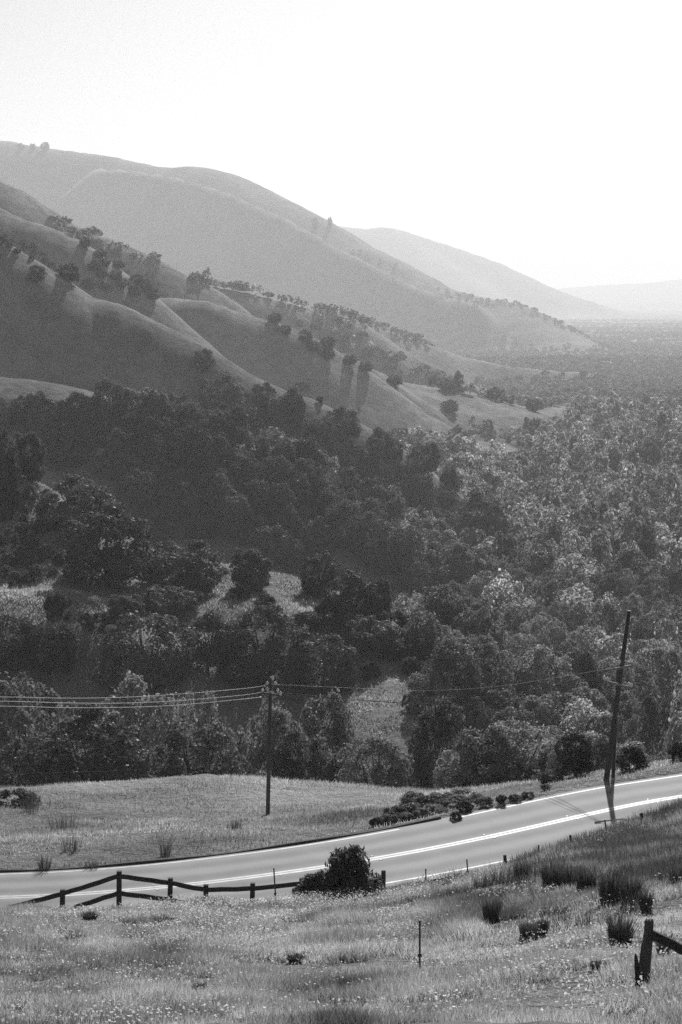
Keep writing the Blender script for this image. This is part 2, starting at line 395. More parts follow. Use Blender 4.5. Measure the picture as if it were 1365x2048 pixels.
# ------------------------------------------------------------------ road, paint, kerb
def strip(name, o0, o1, z, m, i0=0, i1=None, parent=None, across=False):
    R, N = RL[i0:i1], RN[i0:i1]; n = len(R); offs = np.linspace(o0, o1, 12 if across else 2)
    V = np.concatenate([np.c_[R + N * o, np.full(n, z)] for o in offs]); k = len(offs)
    f = []
    for q in range(k - 1):
        a = np.arange(n - 1) + q * n
        f.append(np.stack([a, a + 1, a + n + 1, a + n], -1))
    me = npmesh(name, V, np.concatenate(f)[:, ::-1], m)
    if across:
        at = me.attributes.new('across', 'FLOAT', 'POINT'); at.data.foreach_set('value', np.repeat(offs, n).astype(np.float32))
    return obj(name, me, parent)
road = strip('road', -4.15, 3.95, ZR, M['asphalt'], across=True); tag(road, 'two lane asphalt road', None, None, 'structure')
strip('centre_line', .04, .24, ZR + .004, M['paint'], parent=road); strip('centre_line', -.24, -.04, ZR + .004, M['paint'], parent=road)
def nearest_i(px, py):
    p = onplane(px, py, ZR)[:2]; return int(np.argmin(np.linalg.norm(RL - p, axis=1)))
g0, g1 = nearest_i(820, 1655), nearest_i(923, 1635)
strip('edge_line', 3.5, 3.66, ZR + .004, M['paint'], 0, g0, road); strip('edge_line', 3.5, 3.66, ZR + .004, M['paint'], g1, None, road)
strip('edge_line', -3.66, -3.5, ZR + .004, M['paint'], parent=road)
mk = [nearest_i(*q) for q in ((755, 1714), (968, 1674), (1140, 1636), (300, 1776), (545, 1749), (1310, 1603))]
for i in mk:
    b = MB()
    for s in (-.36, .36):
        c = np.r_[RL[i] + RN[i] * s, ZR + .012]; b.box(c, (.06, .06, .012), np.array([np.r_[RT[i], 0], np.r_[RN[i], 0], [0, 0, 1]]), .7)
    b.build('reflector', M['porcelain'], road)
# low asphalt kerb along the far edge, colour darkened for its shadow side
kb = MB(); ki = list(range(0, nearest_i(905, 1640), 2)); kv = []; kf = []
for n_, i in enumerate(ki):
    hgt = .07 + .03 * math.sin(i * .37)
    for (o, z) in ((3.86, 0.005), (3.92, hgt), (4.06, hgt), (4.25, -.06)):
        kv.append(np.r_[RL[i] + RN[i] * o, ZR + z])
    if n_:
        for q in range(3): a = (n_ - 1) * 4 + q; kf.append((a, a + 1, a + 5, a + 4))
kb.v = kv; kb.f = kf; tag(kb.build('kerb', M['kerb']), 'low asphalt kerb coloured dark for its shadow side', None, None, 'structure')
# ------------------------------------------------------------------ tree crowns and trunks, unit size (1 wide, 1 tall)
def crown_arrays(seed, n, leaf, lobes, dome=(.36, .30), zc=.58, lr=(.11, .19), flat=.0, fill=.25, vert=0., jit=.38, skirt=0, cone=False, stick=.05):
    g = np.random.default_rng(seed)
    a = g.uniform(0, 2 * math.pi, lobes); uz = g.uniform(-.8, 1, lobes); rr = np.sqrt(1 - uz ** 2)
    rad = g.uniform(.72, 1.12, lobes)
    lc = np.stack([np.cos(a) * rr * dome[0] * rad, np.sin(a) * rr * dome[0] * rad, zc + uz * dome[1] * rad], 1)
    lrad = g.uniform(lr[0], lr[1], lobes)
    if cone:
        zz = g.random(lobes) ** 1.4 * .86; q = g.uniform(0, 2 * math.pi, lobes); qr = .44 * (1 - zz) ** .75 * np.sqrt(g.random(lobes)); lc = np.stack([np.cos(q) * qr + .04, np.sin(q) * qr, zz + .06], 1)
    if skirt:
        q = g.uniform(0, 2 * math.pi, skirt); qr = g.uniform(.08, .38, skirt)
        lc = np.vstack([lc, np.stack([np.cos(q) * qr, np.sin(q) * qr, g.uniform(.09, .38, skirt)], 1)]); lrad = np.r_[lrad, g.uniform(.09, .15, skirt)]; lobes += skirt
    w = lrad ** 2; li = g.choice(lobes, n, p=w / w.sum())
    d = g.normal(size=(n, 3)); d[:, 2] += .35
    out = lc[li] - np.array([0, 0, zc - .1]); out /= np.linalg.norm(out, axis=1)[:, None] + 1e-6
    d = d + out * .9; d /= np.linalg.norm(d, axis=1)[:, None]
    rj = np.where(g.random(n) < fill, g.uniform(.2, .9, n), g.uniform(.86, 1.1, n)); rj = np.where(g.random(n) < stick, g.uniform(1.1, 1.55, n), rj)
    p = lc[li] + d * (lrad[li] * rj)[:, None] * np.array([1, 1, 1 - flat])
    nrm = d + g.normal(size=(n, 3)) * jit; nrm /= np.linalg.norm(nrm, axis=1)[:, None]
    return p, nrm, leaf * g.uniform(.6, 1.35, n), vert
def leaf_quads(p, nrm, sz, vert=0., g=None):
    g = g or rng; n = len(p)
    t = g.normal(size=(n, 3)); t[:, 2] += vert * 3
    t -= nrm * np.sum(t * nrm, 1)[:, None]; t /= np.linalg.norm(t, axis=1)[:, None] + 1e-9
    b = np.cross(nrm, t); s = sz[:, None]
    asp = (1.0 + vert)
    return np.stack([p - t * s * .5 * asp, p + b * s * .42, p + t * s * .55 * asp, p - b * s * .42], 1)   # pointed leaf clump
def quads_mesh(name, Q, m):
    n = len(Q); return npmesh(name, Q.reshape(-1, 3), np.arange(n * 4).reshape(n, 4), m)
def trunk_mb(seed, r=.028, top=.5, limbs=6, spread=.28):
    g = random.Random(seed); b = MB()
    wob = lambda s: g.uniform(-s, s)
    b.tube([(0, 0, -.06), (wob(.01), wob(.01), .08), (wob(.03), wob(.03), .25), (wob(.05), wob(.05), top)], [r * 1.5, r * 1.1, r * .9, r * .5], 8)
    for k in range(limbs):
        a = 2 * math.pi * k / limbs + wob(.4); z0 = g.uniform(.12, .35); L = spread * g.uniform(.7, 1.1); z1 = g.uniform(.5, .85)
        b.tube([(0, 0, z0), (math.cos(a) * L * .45, math.sin(a) * L * .45, z0 + (z1 - z0) * .35), (math.cos(a) * L, math.sin(a) * L, z1)], [r * .6, r * .4, r * .14], 6)
        a2 = a + wob(.8); p1 = (math.cos(a) * L * .45, math.sin(a) * L * .45, z0 + (z1 - z0) * .35)
        b.tube([p1, (math.cos(a2) * L * .95, math.sin(a2) * L * .95, z1 - g.uniform(0, .2))], [r * .35, r * .1], 5)
    return b
ARCH = {}
for i in range(5): ARCH['oak%d' % i] = (crown_arrays(100 + i, 15000, .033, 64 + 8 * i, (.39, .39), .50, (.055, .125), .0, fill=.2, skirt=28), trunk_mb(i, .03, .45, 6, .24))
for i in range(3): ARCH['round%d' % i] = (crown_arrays(200 + i, 13000, .032, 90, (.36, .40), .49, (.06, .13), .0, fill=.2, skirt=14), trunk_mb(10 + i, .03, .5))
for i in range(3): ARCH['tall%d' % i] = (crown_arrays(300 + i, 11000, .038, 34, (.30, .40), .50, (.10, .20), -.5, vert=.5, skirt=8), trunk_mb(20 + i, .035, .7, 5, .2))
for i in range(3): ARCH['airy%d' % i] = (crown_arrays(400 + i, 16000, .027, 70, (.38, .39), .52, (.06, .13), 0, .3, jit=.6, skirt=10), trunk_mb(30 + i, .03, .6, 8, .34))
for i in range(4): ARCH['bush%d' % i] = (crown_arrays(500 + i, 4600, .046, 30, (.36, .40), .40, (.07, .17), -.3, .25, vert=.6, jit=.7, stick=.15), None)
for i in range(2): ARCH['spray%d' % i] = (crown_arrays(600 + i, 9000, .04, 64, (.30, .30), .40, (.05, .13), -1.0, .35, vert=1.8, jit=.9, skirt=10, cone=True, stick=.22), None)
MESH = {}
def meshes(arch):
    if arch not in MESH:
        (p, nrm, sz, vert), tr = ARCH[arch]
        cm = quads_mesh('crown', leaf_quads(p, nrm, sz, vert, np.random.default_rng(len(arch) + ord(arch[-1]))), M['leaf'])
        tm = None
        if tr is not None:
            tm = bpy.data.meshes.new('trunk'); tm.from_pydata([tuple(float(c) for c in v) for v in tr.v], [], tr.f); tm.update(); tm.materials.append(M['bark'])
        MESH[arch] = (cm, tm)
    return MESH[arch]
NTREE = 0
STAND = []
def tree(arch, loc, w, h, tone, name, label, group=None, cat='tree'):
    global NTREE
    cm, tm = meshes(arch); NTREE += 1
    g = random.Random(NTREE * 31 + 5)
    if tone < .07 and tm is not None: tone *= 2.7
    tone = tone * g.uniform(.8, 1.25)
    STAND.append((loc[0], loc[1], w))
    if tm is None:
        o = obj(name, cm, None, (loc[0], loc[1], loc[2] - .04 * h)); c = o
    else:
        o = empty(name, (loc[0], loc[1], loc[2])); c = obj('crown', cm, o); obj('trunk', tm, o)
    o.scale = (w * g.uniform(.93, 1.07), w * g.uniform(.93, 1.07), h); o.rotation_euler = (g.uniform(-.05, .05), g.uniform(-.05, .05), g.uniform(0, 6.28))
    c.color = (tone, tone, tone, 1)
    tag(o, label, cat, group)
    return o
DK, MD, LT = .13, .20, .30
def place(arch, px, top, wpx, base=None, D=None, tone=DK, label='', name='oak_tree', group=None, cat='tree'):
    if D is None:
        q = hit(px, base)[0]
        if np.isnan(q[0]): print('no ground for', label); return None
        D = q[1]
    x = (px - 682.5) / F * D; x = P(px, (top + (base or top)) / 2, D)[0]
    z = float(ground(x, D)); zt = P(px, top, D)[2]; h = max(zt - z, .25 * wpx * D / F)
    return tree(arch, (x, D, z), wpx * D / F, h, tone, name, label, group, cat)
exec_order = []
# ---- trees one can tell apart (photo px of centre, top row, width, base row or distance)
G1 = 'trees along the creek behind the grassy hump'
T = [
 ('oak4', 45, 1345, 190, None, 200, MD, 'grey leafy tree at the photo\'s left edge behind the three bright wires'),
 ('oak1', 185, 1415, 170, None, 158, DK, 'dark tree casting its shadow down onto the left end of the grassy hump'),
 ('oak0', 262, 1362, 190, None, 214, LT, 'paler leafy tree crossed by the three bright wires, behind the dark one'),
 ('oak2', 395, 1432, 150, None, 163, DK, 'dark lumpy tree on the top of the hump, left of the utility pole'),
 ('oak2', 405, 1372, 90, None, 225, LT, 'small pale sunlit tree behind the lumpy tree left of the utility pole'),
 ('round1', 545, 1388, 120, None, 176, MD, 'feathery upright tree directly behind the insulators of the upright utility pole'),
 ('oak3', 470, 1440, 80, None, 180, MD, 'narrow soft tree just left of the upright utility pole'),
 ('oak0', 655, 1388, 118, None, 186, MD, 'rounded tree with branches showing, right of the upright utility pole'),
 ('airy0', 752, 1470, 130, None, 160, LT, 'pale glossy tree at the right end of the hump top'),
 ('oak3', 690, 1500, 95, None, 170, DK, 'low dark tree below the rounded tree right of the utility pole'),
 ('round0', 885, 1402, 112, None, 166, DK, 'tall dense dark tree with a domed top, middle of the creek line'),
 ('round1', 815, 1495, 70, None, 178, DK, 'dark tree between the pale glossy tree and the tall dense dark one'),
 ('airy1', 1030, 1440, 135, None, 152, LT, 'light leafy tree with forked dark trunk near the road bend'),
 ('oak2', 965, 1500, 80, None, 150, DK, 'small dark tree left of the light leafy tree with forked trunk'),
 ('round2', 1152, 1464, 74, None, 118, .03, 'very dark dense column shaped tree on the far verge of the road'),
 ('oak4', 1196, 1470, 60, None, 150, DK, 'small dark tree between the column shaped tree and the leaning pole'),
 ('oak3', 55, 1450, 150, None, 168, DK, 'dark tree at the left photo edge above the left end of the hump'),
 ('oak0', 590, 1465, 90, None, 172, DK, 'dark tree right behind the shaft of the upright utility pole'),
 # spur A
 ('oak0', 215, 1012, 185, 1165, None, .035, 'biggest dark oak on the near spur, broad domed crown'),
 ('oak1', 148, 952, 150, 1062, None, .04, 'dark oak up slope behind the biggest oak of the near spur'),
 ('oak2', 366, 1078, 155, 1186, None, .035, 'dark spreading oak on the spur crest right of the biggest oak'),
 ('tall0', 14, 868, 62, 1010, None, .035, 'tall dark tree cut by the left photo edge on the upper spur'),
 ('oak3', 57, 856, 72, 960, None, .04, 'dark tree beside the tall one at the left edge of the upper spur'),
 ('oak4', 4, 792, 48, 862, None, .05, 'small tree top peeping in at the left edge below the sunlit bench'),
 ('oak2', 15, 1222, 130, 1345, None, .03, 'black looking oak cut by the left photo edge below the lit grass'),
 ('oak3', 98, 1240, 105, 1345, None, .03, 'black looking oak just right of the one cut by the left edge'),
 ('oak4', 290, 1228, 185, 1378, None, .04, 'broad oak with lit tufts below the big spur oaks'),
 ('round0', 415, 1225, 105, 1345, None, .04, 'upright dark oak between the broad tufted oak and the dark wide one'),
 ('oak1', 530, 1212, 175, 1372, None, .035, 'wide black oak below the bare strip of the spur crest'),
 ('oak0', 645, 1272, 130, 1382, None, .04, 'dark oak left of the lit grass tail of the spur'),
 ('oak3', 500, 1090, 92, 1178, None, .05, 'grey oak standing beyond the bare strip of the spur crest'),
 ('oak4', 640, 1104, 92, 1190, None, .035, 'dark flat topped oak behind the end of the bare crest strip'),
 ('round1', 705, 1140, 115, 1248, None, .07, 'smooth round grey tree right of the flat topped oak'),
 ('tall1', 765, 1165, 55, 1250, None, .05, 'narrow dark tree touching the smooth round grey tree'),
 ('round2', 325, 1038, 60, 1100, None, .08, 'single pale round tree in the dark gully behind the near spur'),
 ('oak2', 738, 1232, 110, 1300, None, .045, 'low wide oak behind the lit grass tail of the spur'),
 ('oak2', 335, 1168, 105, 1236, None, .04, 'added low dark oak breaking up the pale grass under the spreading crest oak'),  # added oak, darkens the pale grass where oak shadows lie
 ('oak3', 246, 1186, 74, 1238, None, .04, 'added small dark oak breaking up the pale grass under the biggest spur oak'),  # also added, covers pale grass in place of tree shade
 # ridge B
 ('round0', 408, 698, 54, 742, None, .05, 'lone round oak on the bare shaded slope of the big ridge'),
 ('round1', 442, 745, 112, 836, None, .05, 'very large round oak at the upper edge of the shaded wood'),
 ('oak0', 530, 765, 52, 812, None, .05, 'oak on the lit crest right of the very large round oak'),
 ('oak1', 576, 800, 48, 840, None, .06, 'small oak on the lit crest, lowest before the dark square crowned one'),
 ('round2', 682, 812, 84, 882, None, .04, 'dark square crowned oak at the foot of the lit ridge crest'),
 ('oak2', 275, 772, 105, 842, None, .06, 'spreading oak in front of the right end of the sunlit bench'),
 ('airy0', 165, 785, 88, 870, None, .07, 'open crowned tree in front of the middle of the sunlit bench'),
 ('oak3', 350, 797, 48, 835, None, .08, 'small pale tree between the bench oak and the very large round oak'),
 ('oak4', 100, 825, 40, 860, None, .06, 'small tree below the left half of the sunlit bench'),
 ('round0', 74, 530, 46, 566, None, .05, 'dark round tree alone on the shaded side near the ridge top'),
 ('oak0', 138, 526, 50, 562, None, .05, 'dark tree on the ridge line right of the round one near its top'),
 ('oak1', 178, 555, 30, 578, None, .05, 'small dark tree just below the pair on the ridge line'),
 # C and D
 ('round1', 915, 850, 50, 894, None, .05, 'round dark oak at the foot of the pale valley spur'),
 ('round2', 900, 798, 44, 826, None, .05, 'dark oak in the hollow between the two pale valley spurs'),
 ('oak2', 790, 748, 34, 770, None, .05, 'small oak at the top of the hollow between the pale spurs'),
 ('oak3', 1070, 795, 42, 822, None, .05, 'dark rounded tree at the near left side of the pale field'),
 ('oak4', 1160, 805, 48, 832, None, .05, 'dark tree at the right tip of the pale field'),
 ('oak0', 895, 756, 40, 782, None, .06, 'grey round tree below the end of the long lit spur'),
 # valley middle
 ('oak1', 960, 985, 120, 1130, None, .04, 'huge dark oak at the toe of the big ridge facing the valley'),
 ('oak2', 885, 1082, 130, 1165, None, .05, 'broad oak below left of the huge dark toe oak'),
 ('round0', 760, 855, 58, 915, None, .05, 'upright oak just right of the little lit grass notch'),
 ('oak3', 850, 878, 70, 942, None, .05, 'oak on the wooded toe below the two pale spurs'),
 ('oak4', 835, 945, 85, 1020, None, .045, 'large dark oak in the middle of the wooded toe'),
 ('oak0', 708, 885, 75, 955, None, .04, 'dark oak right below the square crowned oak'),
 # skyline
 ('oak1', 41, 286, 17, 299, None, .06, 'leftmost of three tiny trees on the skyline'),
 ('oak2', 66, 286, 15, 300, None, .06, 'middle one of three tiny trees on the skyline'),
 ('oak3', 90, 283, 20, 301, None, .06, 'rightmost and largest of three tiny trees on the skyline'),
 ('oak4', 631, 435, 15, 458, None, .06, 'tiny tree on the saddle of the far skyline, the left one'),
 ('oak0', 660, 434, 11, 455, None, .06, 'tiny tree on the saddle of the far skyline, the right one'),
]
used_px = []
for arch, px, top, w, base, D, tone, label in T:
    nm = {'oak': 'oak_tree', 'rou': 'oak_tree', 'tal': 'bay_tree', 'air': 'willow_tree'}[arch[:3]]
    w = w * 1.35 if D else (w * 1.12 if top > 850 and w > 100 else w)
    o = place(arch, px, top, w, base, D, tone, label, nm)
    used_px.append((px, top + w * .4, w * .5))
# ---- woods whose trees are told apart by their row
def inpoly(px, py, poly):
    c = np.zeros(px.shape, bool); n = len(poly)
    for i in range(n):
        (x1, y1), (x2, y2) = poly[i], poly[i - 1]
        c ^= ((y1 > py) != (y2 > py)) & (px < (x2 - x1) * (py - y1) / (y2 - y1 + 1e-9) + x1)
    return c
def scatter_px(poly, space, yscale=.7, seed=1, limit=999, avoid=True):
    g = np.random.default_rng(seed); pl = np.array(poly, float)
    c = g.uniform(pl.min(0), pl.max(0), (6000, 2)); c = c[inpoly(c[:, 0], c[:, 1], poly)]
    keep = []
    for q in c:
        if any((q[0] - k[0]) ** 2 + ((q[1] - k[1]) / yscale) ** 2 < space ** 2 for k in keep): continue
        if avoid and any(abs(q[0] - u[0]) < u[2] * .7 and abs(q[1] - u[1] - u[2] * .5) < u[2] * .6 for u in used_px): continue
        keep.append(q)
        if len(keep) >= limit: break
    return np.array(keep)
ORD = 'first second third fourth fifth sixth seventh eighth ninth tenth eleventh twelfth thirteenth fourteenth fifteenth sixteenth seventeenth eighteenth nineteenth twentieth'.split()
ROWN = ['top', 'second', 'third', 'fourth', 'fifth', 'sixth', 'seventh', 'eighth', 'ninth', 'bottom']
WOODPX = []
def wood(poly, space, archs, wm, ratio, tones, noun, where, group, seed, rows, name='oak_tree', cat='tree', limit=999, yscale=.7):
    pts = scatter_px(poly, space, yscale, seed, limit); g = np.random.default_rng(seed + 50)
    pts = pts[np.argsort(pts[:, 1])]; H = hit(pts[:, 0], pts[:, 1])
    rows = max(1, min(rows, 9)); n = len(pts)
    for r, ch in enumerate(np.array_split(np.arange(n), rows)):
        ch = ch[np.argsort(pts[ch, 0])]; k = 0
        rn = 'only' if rows == 1 else ('bottom' if r == rows - 1 else ROWN[r])
        for i in ch:
            if np.isnan(H[i, 0]) or (name == 'valley_tree' and H[i, 1] < 200): continue
            w = g.uniform(*wm); h = w * g.uniform(*ratio); tone = g.uniform(*tones); arch = archs[g.integers(len(archs))]
            adj = 'broad' if w > wm[0] + .66 * (wm[1] - wm[0]) else ('small' if w < wm[0] + .33 * (wm[1] - wm[0]) else 'medium')
            lab = f'{adj} {noun}, {ORD[min(k, 19)]} from the left in the {rn} row {where}' if rows > 1 else f'{adj} {noun}, {ORD[min(k, 19)]} from the left {where}'
            tree(arch, H[i], w, h, tone, name, lab, group, cat); k += 1
    WOODPX.append(poly); return n
OAKS = ['oak0', 'oak1', 'oak2', 'oak3', 'oak4']
cnt = {}
polyB = [(40, 850), (150, 860), (250, 835), (380, 840), (520, 830), (600, 850), (660, 880), (720, 960), (700, 1090), (600, 1150), (470, 1110), (380, 1075), (270, 1020), (220, 960), (90, 930)]
cnt['B'] = wood(polyB, 47, OAKS + ['round0', 'tall0', 'tall1'], (7.5, 12), (.85, 1.1), (.08, .14), 'dark oak', 'of the shaded wood', 'oaks of the shaded wood under the big ridge', 3, 7)
polyT = [(730, 900), (800, 900), (900, 930), (960, 1000), (1010, 1110), (960, 1170), (830, 1210), (740, 1140), (720, 1000)]
cnt['T'] = wood(polyT, 48, OAKS + ['round1', 'tall0'], (7, 11.5), (.8, 1.05), (.08, .17), 'dark oak', 'of the wooded ridge toe', 'oaks of the wooded ridge toe', 4, 5, limit=30)
polyC = [(165, 475), (200, 490), (260, 540), (330, 575), (350, 600), (270, 597), (200, 575), (185, 530)]
cnt['C'] = wood(polyC, 24, OAKS, (5, 8.5), (.6, .8), (.1, .15), 'dark tree', 'of the left hillside gully', 'trees in the left hillside gully', 5, 3, limit=20)
polyC2 = [(540, 640), (620, 655), (690, 680), (730, 720), (735, 755), (690, 735), (610, 700), (550, 665)]
cnt['C2'] = wood(polyC2, 27, OAKS, (6, 10), (.6, .8), (.09, .13), 'dark oak', 'of the spur end clump', 'oaks of the clump on the spur end', 6, 2, limit=16)
polyV = [(800, 1290), (890, 1190), (1010, 1150), (1365, 1200), (1420, 1380), (1420, 1560), (1250, 1560), (1080, 1530), (900, 1480), (850, 1440), (900, 1350)]
cnt['V'] = wood(polyV, 40, OAKS + ['round0', 'round1', 'round2', 'tall0', 'airy0'], (5, 9.5), (.8, 1.15), (.12, .36), 'valley tree', 'of the valley wood', 'trees of the valley wood beyond the road', 8, 9, 'valley_tree', yscale=.85)
def wood_deep(n, p0, p1, d0, d1, archs, wm, ratio, tones, noun, where, group, seed, rows, name):
    g = np.random.default_rng(seed); ds = np.linspace(d0, d1, rows)
    for r in range(rows):
        for k in range(n):
            D = ds[r] + g.uniform(-6, 6); px = p0 + (p1 - p0) * (k + g.uniform(.25, .75)) / n; x = (px - 682.5) / F * D
            w = g.uniform(*wm); rn = 'front' if r == 0 else ('back' if r == rows - 1 else 'middle')
            adj = 'broad' if w > wm[0] + .6 * (wm[1] - wm[0]) else 'narrow'
            tree(archs[g.integers(len(archs))], (x, D, float(ground(x, D))), w, w * g.uniform(*ratio), g.uniform(*tones), name, f'{adj} {noun}, {ORD[k]} from the left in the {rn} row {where}', group)
wood_deep(8, 900, 1440, 150, 232, OAKS + ['airy0', 'round2', 'round1'], (3, 5.2), (.8, 1.1), (.14, .34), 'tree', 'right behind the road verge', 'trees right behind the road verge', 21, 3, 'roadside_tree')
wood([(760, 1632), (900, 1592), (1130, 1560), (1100, 1582), (920, 1620), (780, 1655)], 15, ['bush0', 'bush1', 'bush2', 'bush3'], (.7, 1.6), (.3, .6), (.1, .24), 'low verge shrub', 'between hump and road', 'low verge shrubs between hump and road', 22, 2, 'shrub', 'shrub', 24)
print('wood counts', cnt, 'trees', NTREE)
# ---- shrubs
S = [
 ('bush0', 32, 1578, 84, 1612, .06, 'wide low shrub at the left photo edge on the grassy hump'),
 ('bush1', 912, 1622, 26, 1641, .1, 'small dark shrub at the gap in the far white edge line'),
 ('bush2', 973, 1592, 32, 1612, .14, 'dark round shrub on the far verge, left of two side by side'),
 ('bush3', 1032, 1586, 30, 1604, .18, 'left one of two shrubs side by side on the far verge'),
 ('bush0', 1056, 1582, 30, 1597, .14, 'right one of two shrubs side by side on the far verge'),
 ('bush1', 850, 1592, 60, 1622, .07, 'highest shrub of the brush running down to the road edge'),
 ('bush2', 815, 1606, 52, 1636, .07, 'second highest shrub of the brush running down to the road edge'),
 ('bush3', 785, 1622, 44, 1646, .06, 'third highest shrub of the brush running down to the road edge'),
 ('bush0', 757, 1634, 36, 1654, .05, 'lowest shrub of the brush running down to the road edge'),
 ('bush1', 930, 1600, 40, 1622, .06, 'low grey shrub between the brush and the dark round verge shrub'),
 ('bush2', 1003, 1590, 30, 1612, .05, 'low shrub right beside the dark round verge shrub'),
 ('bush3', 116, 1180, 58, 1240, .03, 'dark ball shaped shrub above the black oaks at left'),
 ('bush0', 206, 1222, 56, 1262, .04, 'dark shrub right of the ball shaped one, beside the grass patch'),
 ('bush1', 172, 1225, 38, 1252, .05, 'smaller shrub between the ball shaped shrub and the grass patch'),
 ('bush2', 374, 1178, 84, 1216, .04, 'wide dark shrub under the spreading crest oak'),
 ('bush3', 480, 1168, 44, 1198, .05, 'left one of two shrubs on the bare crest strip'),
 ('bush0', 528, 1186, 46, 1212, .05, 'right one of two shrubs on the bare crest strip'),
 ('bush1', 270, 1190, 46, 1236, .09, 'pale bushy sapling under the big spur oaks'),
 ('bush2', 620, 1222, 74, 1268, .055, 'low shrub at the top of the spur tail'),
 ('bush3', 800, 1272, 80, 1318, .06, 'shrub behind the lit grass tail, right of the low wide oak'),
 ('bush0', 740, 1322, 46, 1356, .045, 'small dark shrub standing on the lit grass tail'),
 ('bush1', 822, 1385, 40, 1420, .04, 'dark shrub at the lower tip of the lit grass tail'),
 ('bush2', 640, 792, 20, 808, .05, 'small shrub on the crest just above the square crowned oak'),
 ('bush3', 605, 762, 34, 782, .06, 'grey shrub beyond the lit ridge crest'),
 ('bush0', 520, 925, 40, 950, .07, 'pale small bush in the middle of the shaded wood'),
]
for arch, px, top, w, base, tone, label in S:
    place(arch, px, top, w, base, None, tone, label, 'shrub', None, 'shrub')
q = hit(683, 1802)[0]
bx = P(694, 1790, 83.5); tree('spray0', (bx[0], 83.5, float(ground(bx[0], 83.5))), 2.75, 1.9, .09, 'bush', 'big dark spiky bush on the roadside at the end of the rail fence', None, 'bush')
bx = P(630, 1790, 83.5); tree('spray1', (bx[0], 83.8, float(ground(bx[0], 83.8))), 1.9, 1.0, .09, 'bush', 'low dark left skirt of brush covering the last fence rail', None, 'bush')
wood([(0, 1000), (60, 985), (110, 1060), (120, 1150), (60, 1180), (0, 1160)], 26, ['bush0', 'bush1', 'bush2', 'bush3'], (1.6, 3.2), (.6, .9), (.07, .16), 'shrub', 'of the brushy slope at left', 'shrubs of the brushy slope at left', 12, 4, 'shrub', 'shrub', 26)
wood([(5, 470), (60, 490), (110, 530), (120, 545), (60, 525), (0, 490)], 15, ['bush0', 'bush1', 'bush2'], (2, 5), (.5, .8), (.05, .07), 'scrub bush', 'on the top end of the big ridge', 'scrub on the top end of the big ridge', 13, 1, 'shrub', 'shrub', 14)
wood([(690, 1215), (790, 1260), (860, 1330), (870, 1400), (800, 1330), (700, 1270), (640, 1250)], 30, ['bush0', 'bush1', 'bush2', 'bush3'], (2.4, 4.5), (.6, .9), (.05, .09), 'shrub', 'behind the lit grass tail', 'shrubs behind the lit grass tail', 14, 2, 'shrub', 'shrub', 16)
wood([(1230, 1528), (1365, 1505), (1365, 1530), (1240, 1548)], 20, ['bush0', 'bush2'], (.8, 1.7), (.6, 1.), (.06, .11), 'verge shrub', 'right of the leaning pole', 'verge shrubs right of the leaning pole', 15, 1, 'shrub', 'shrub', 7)
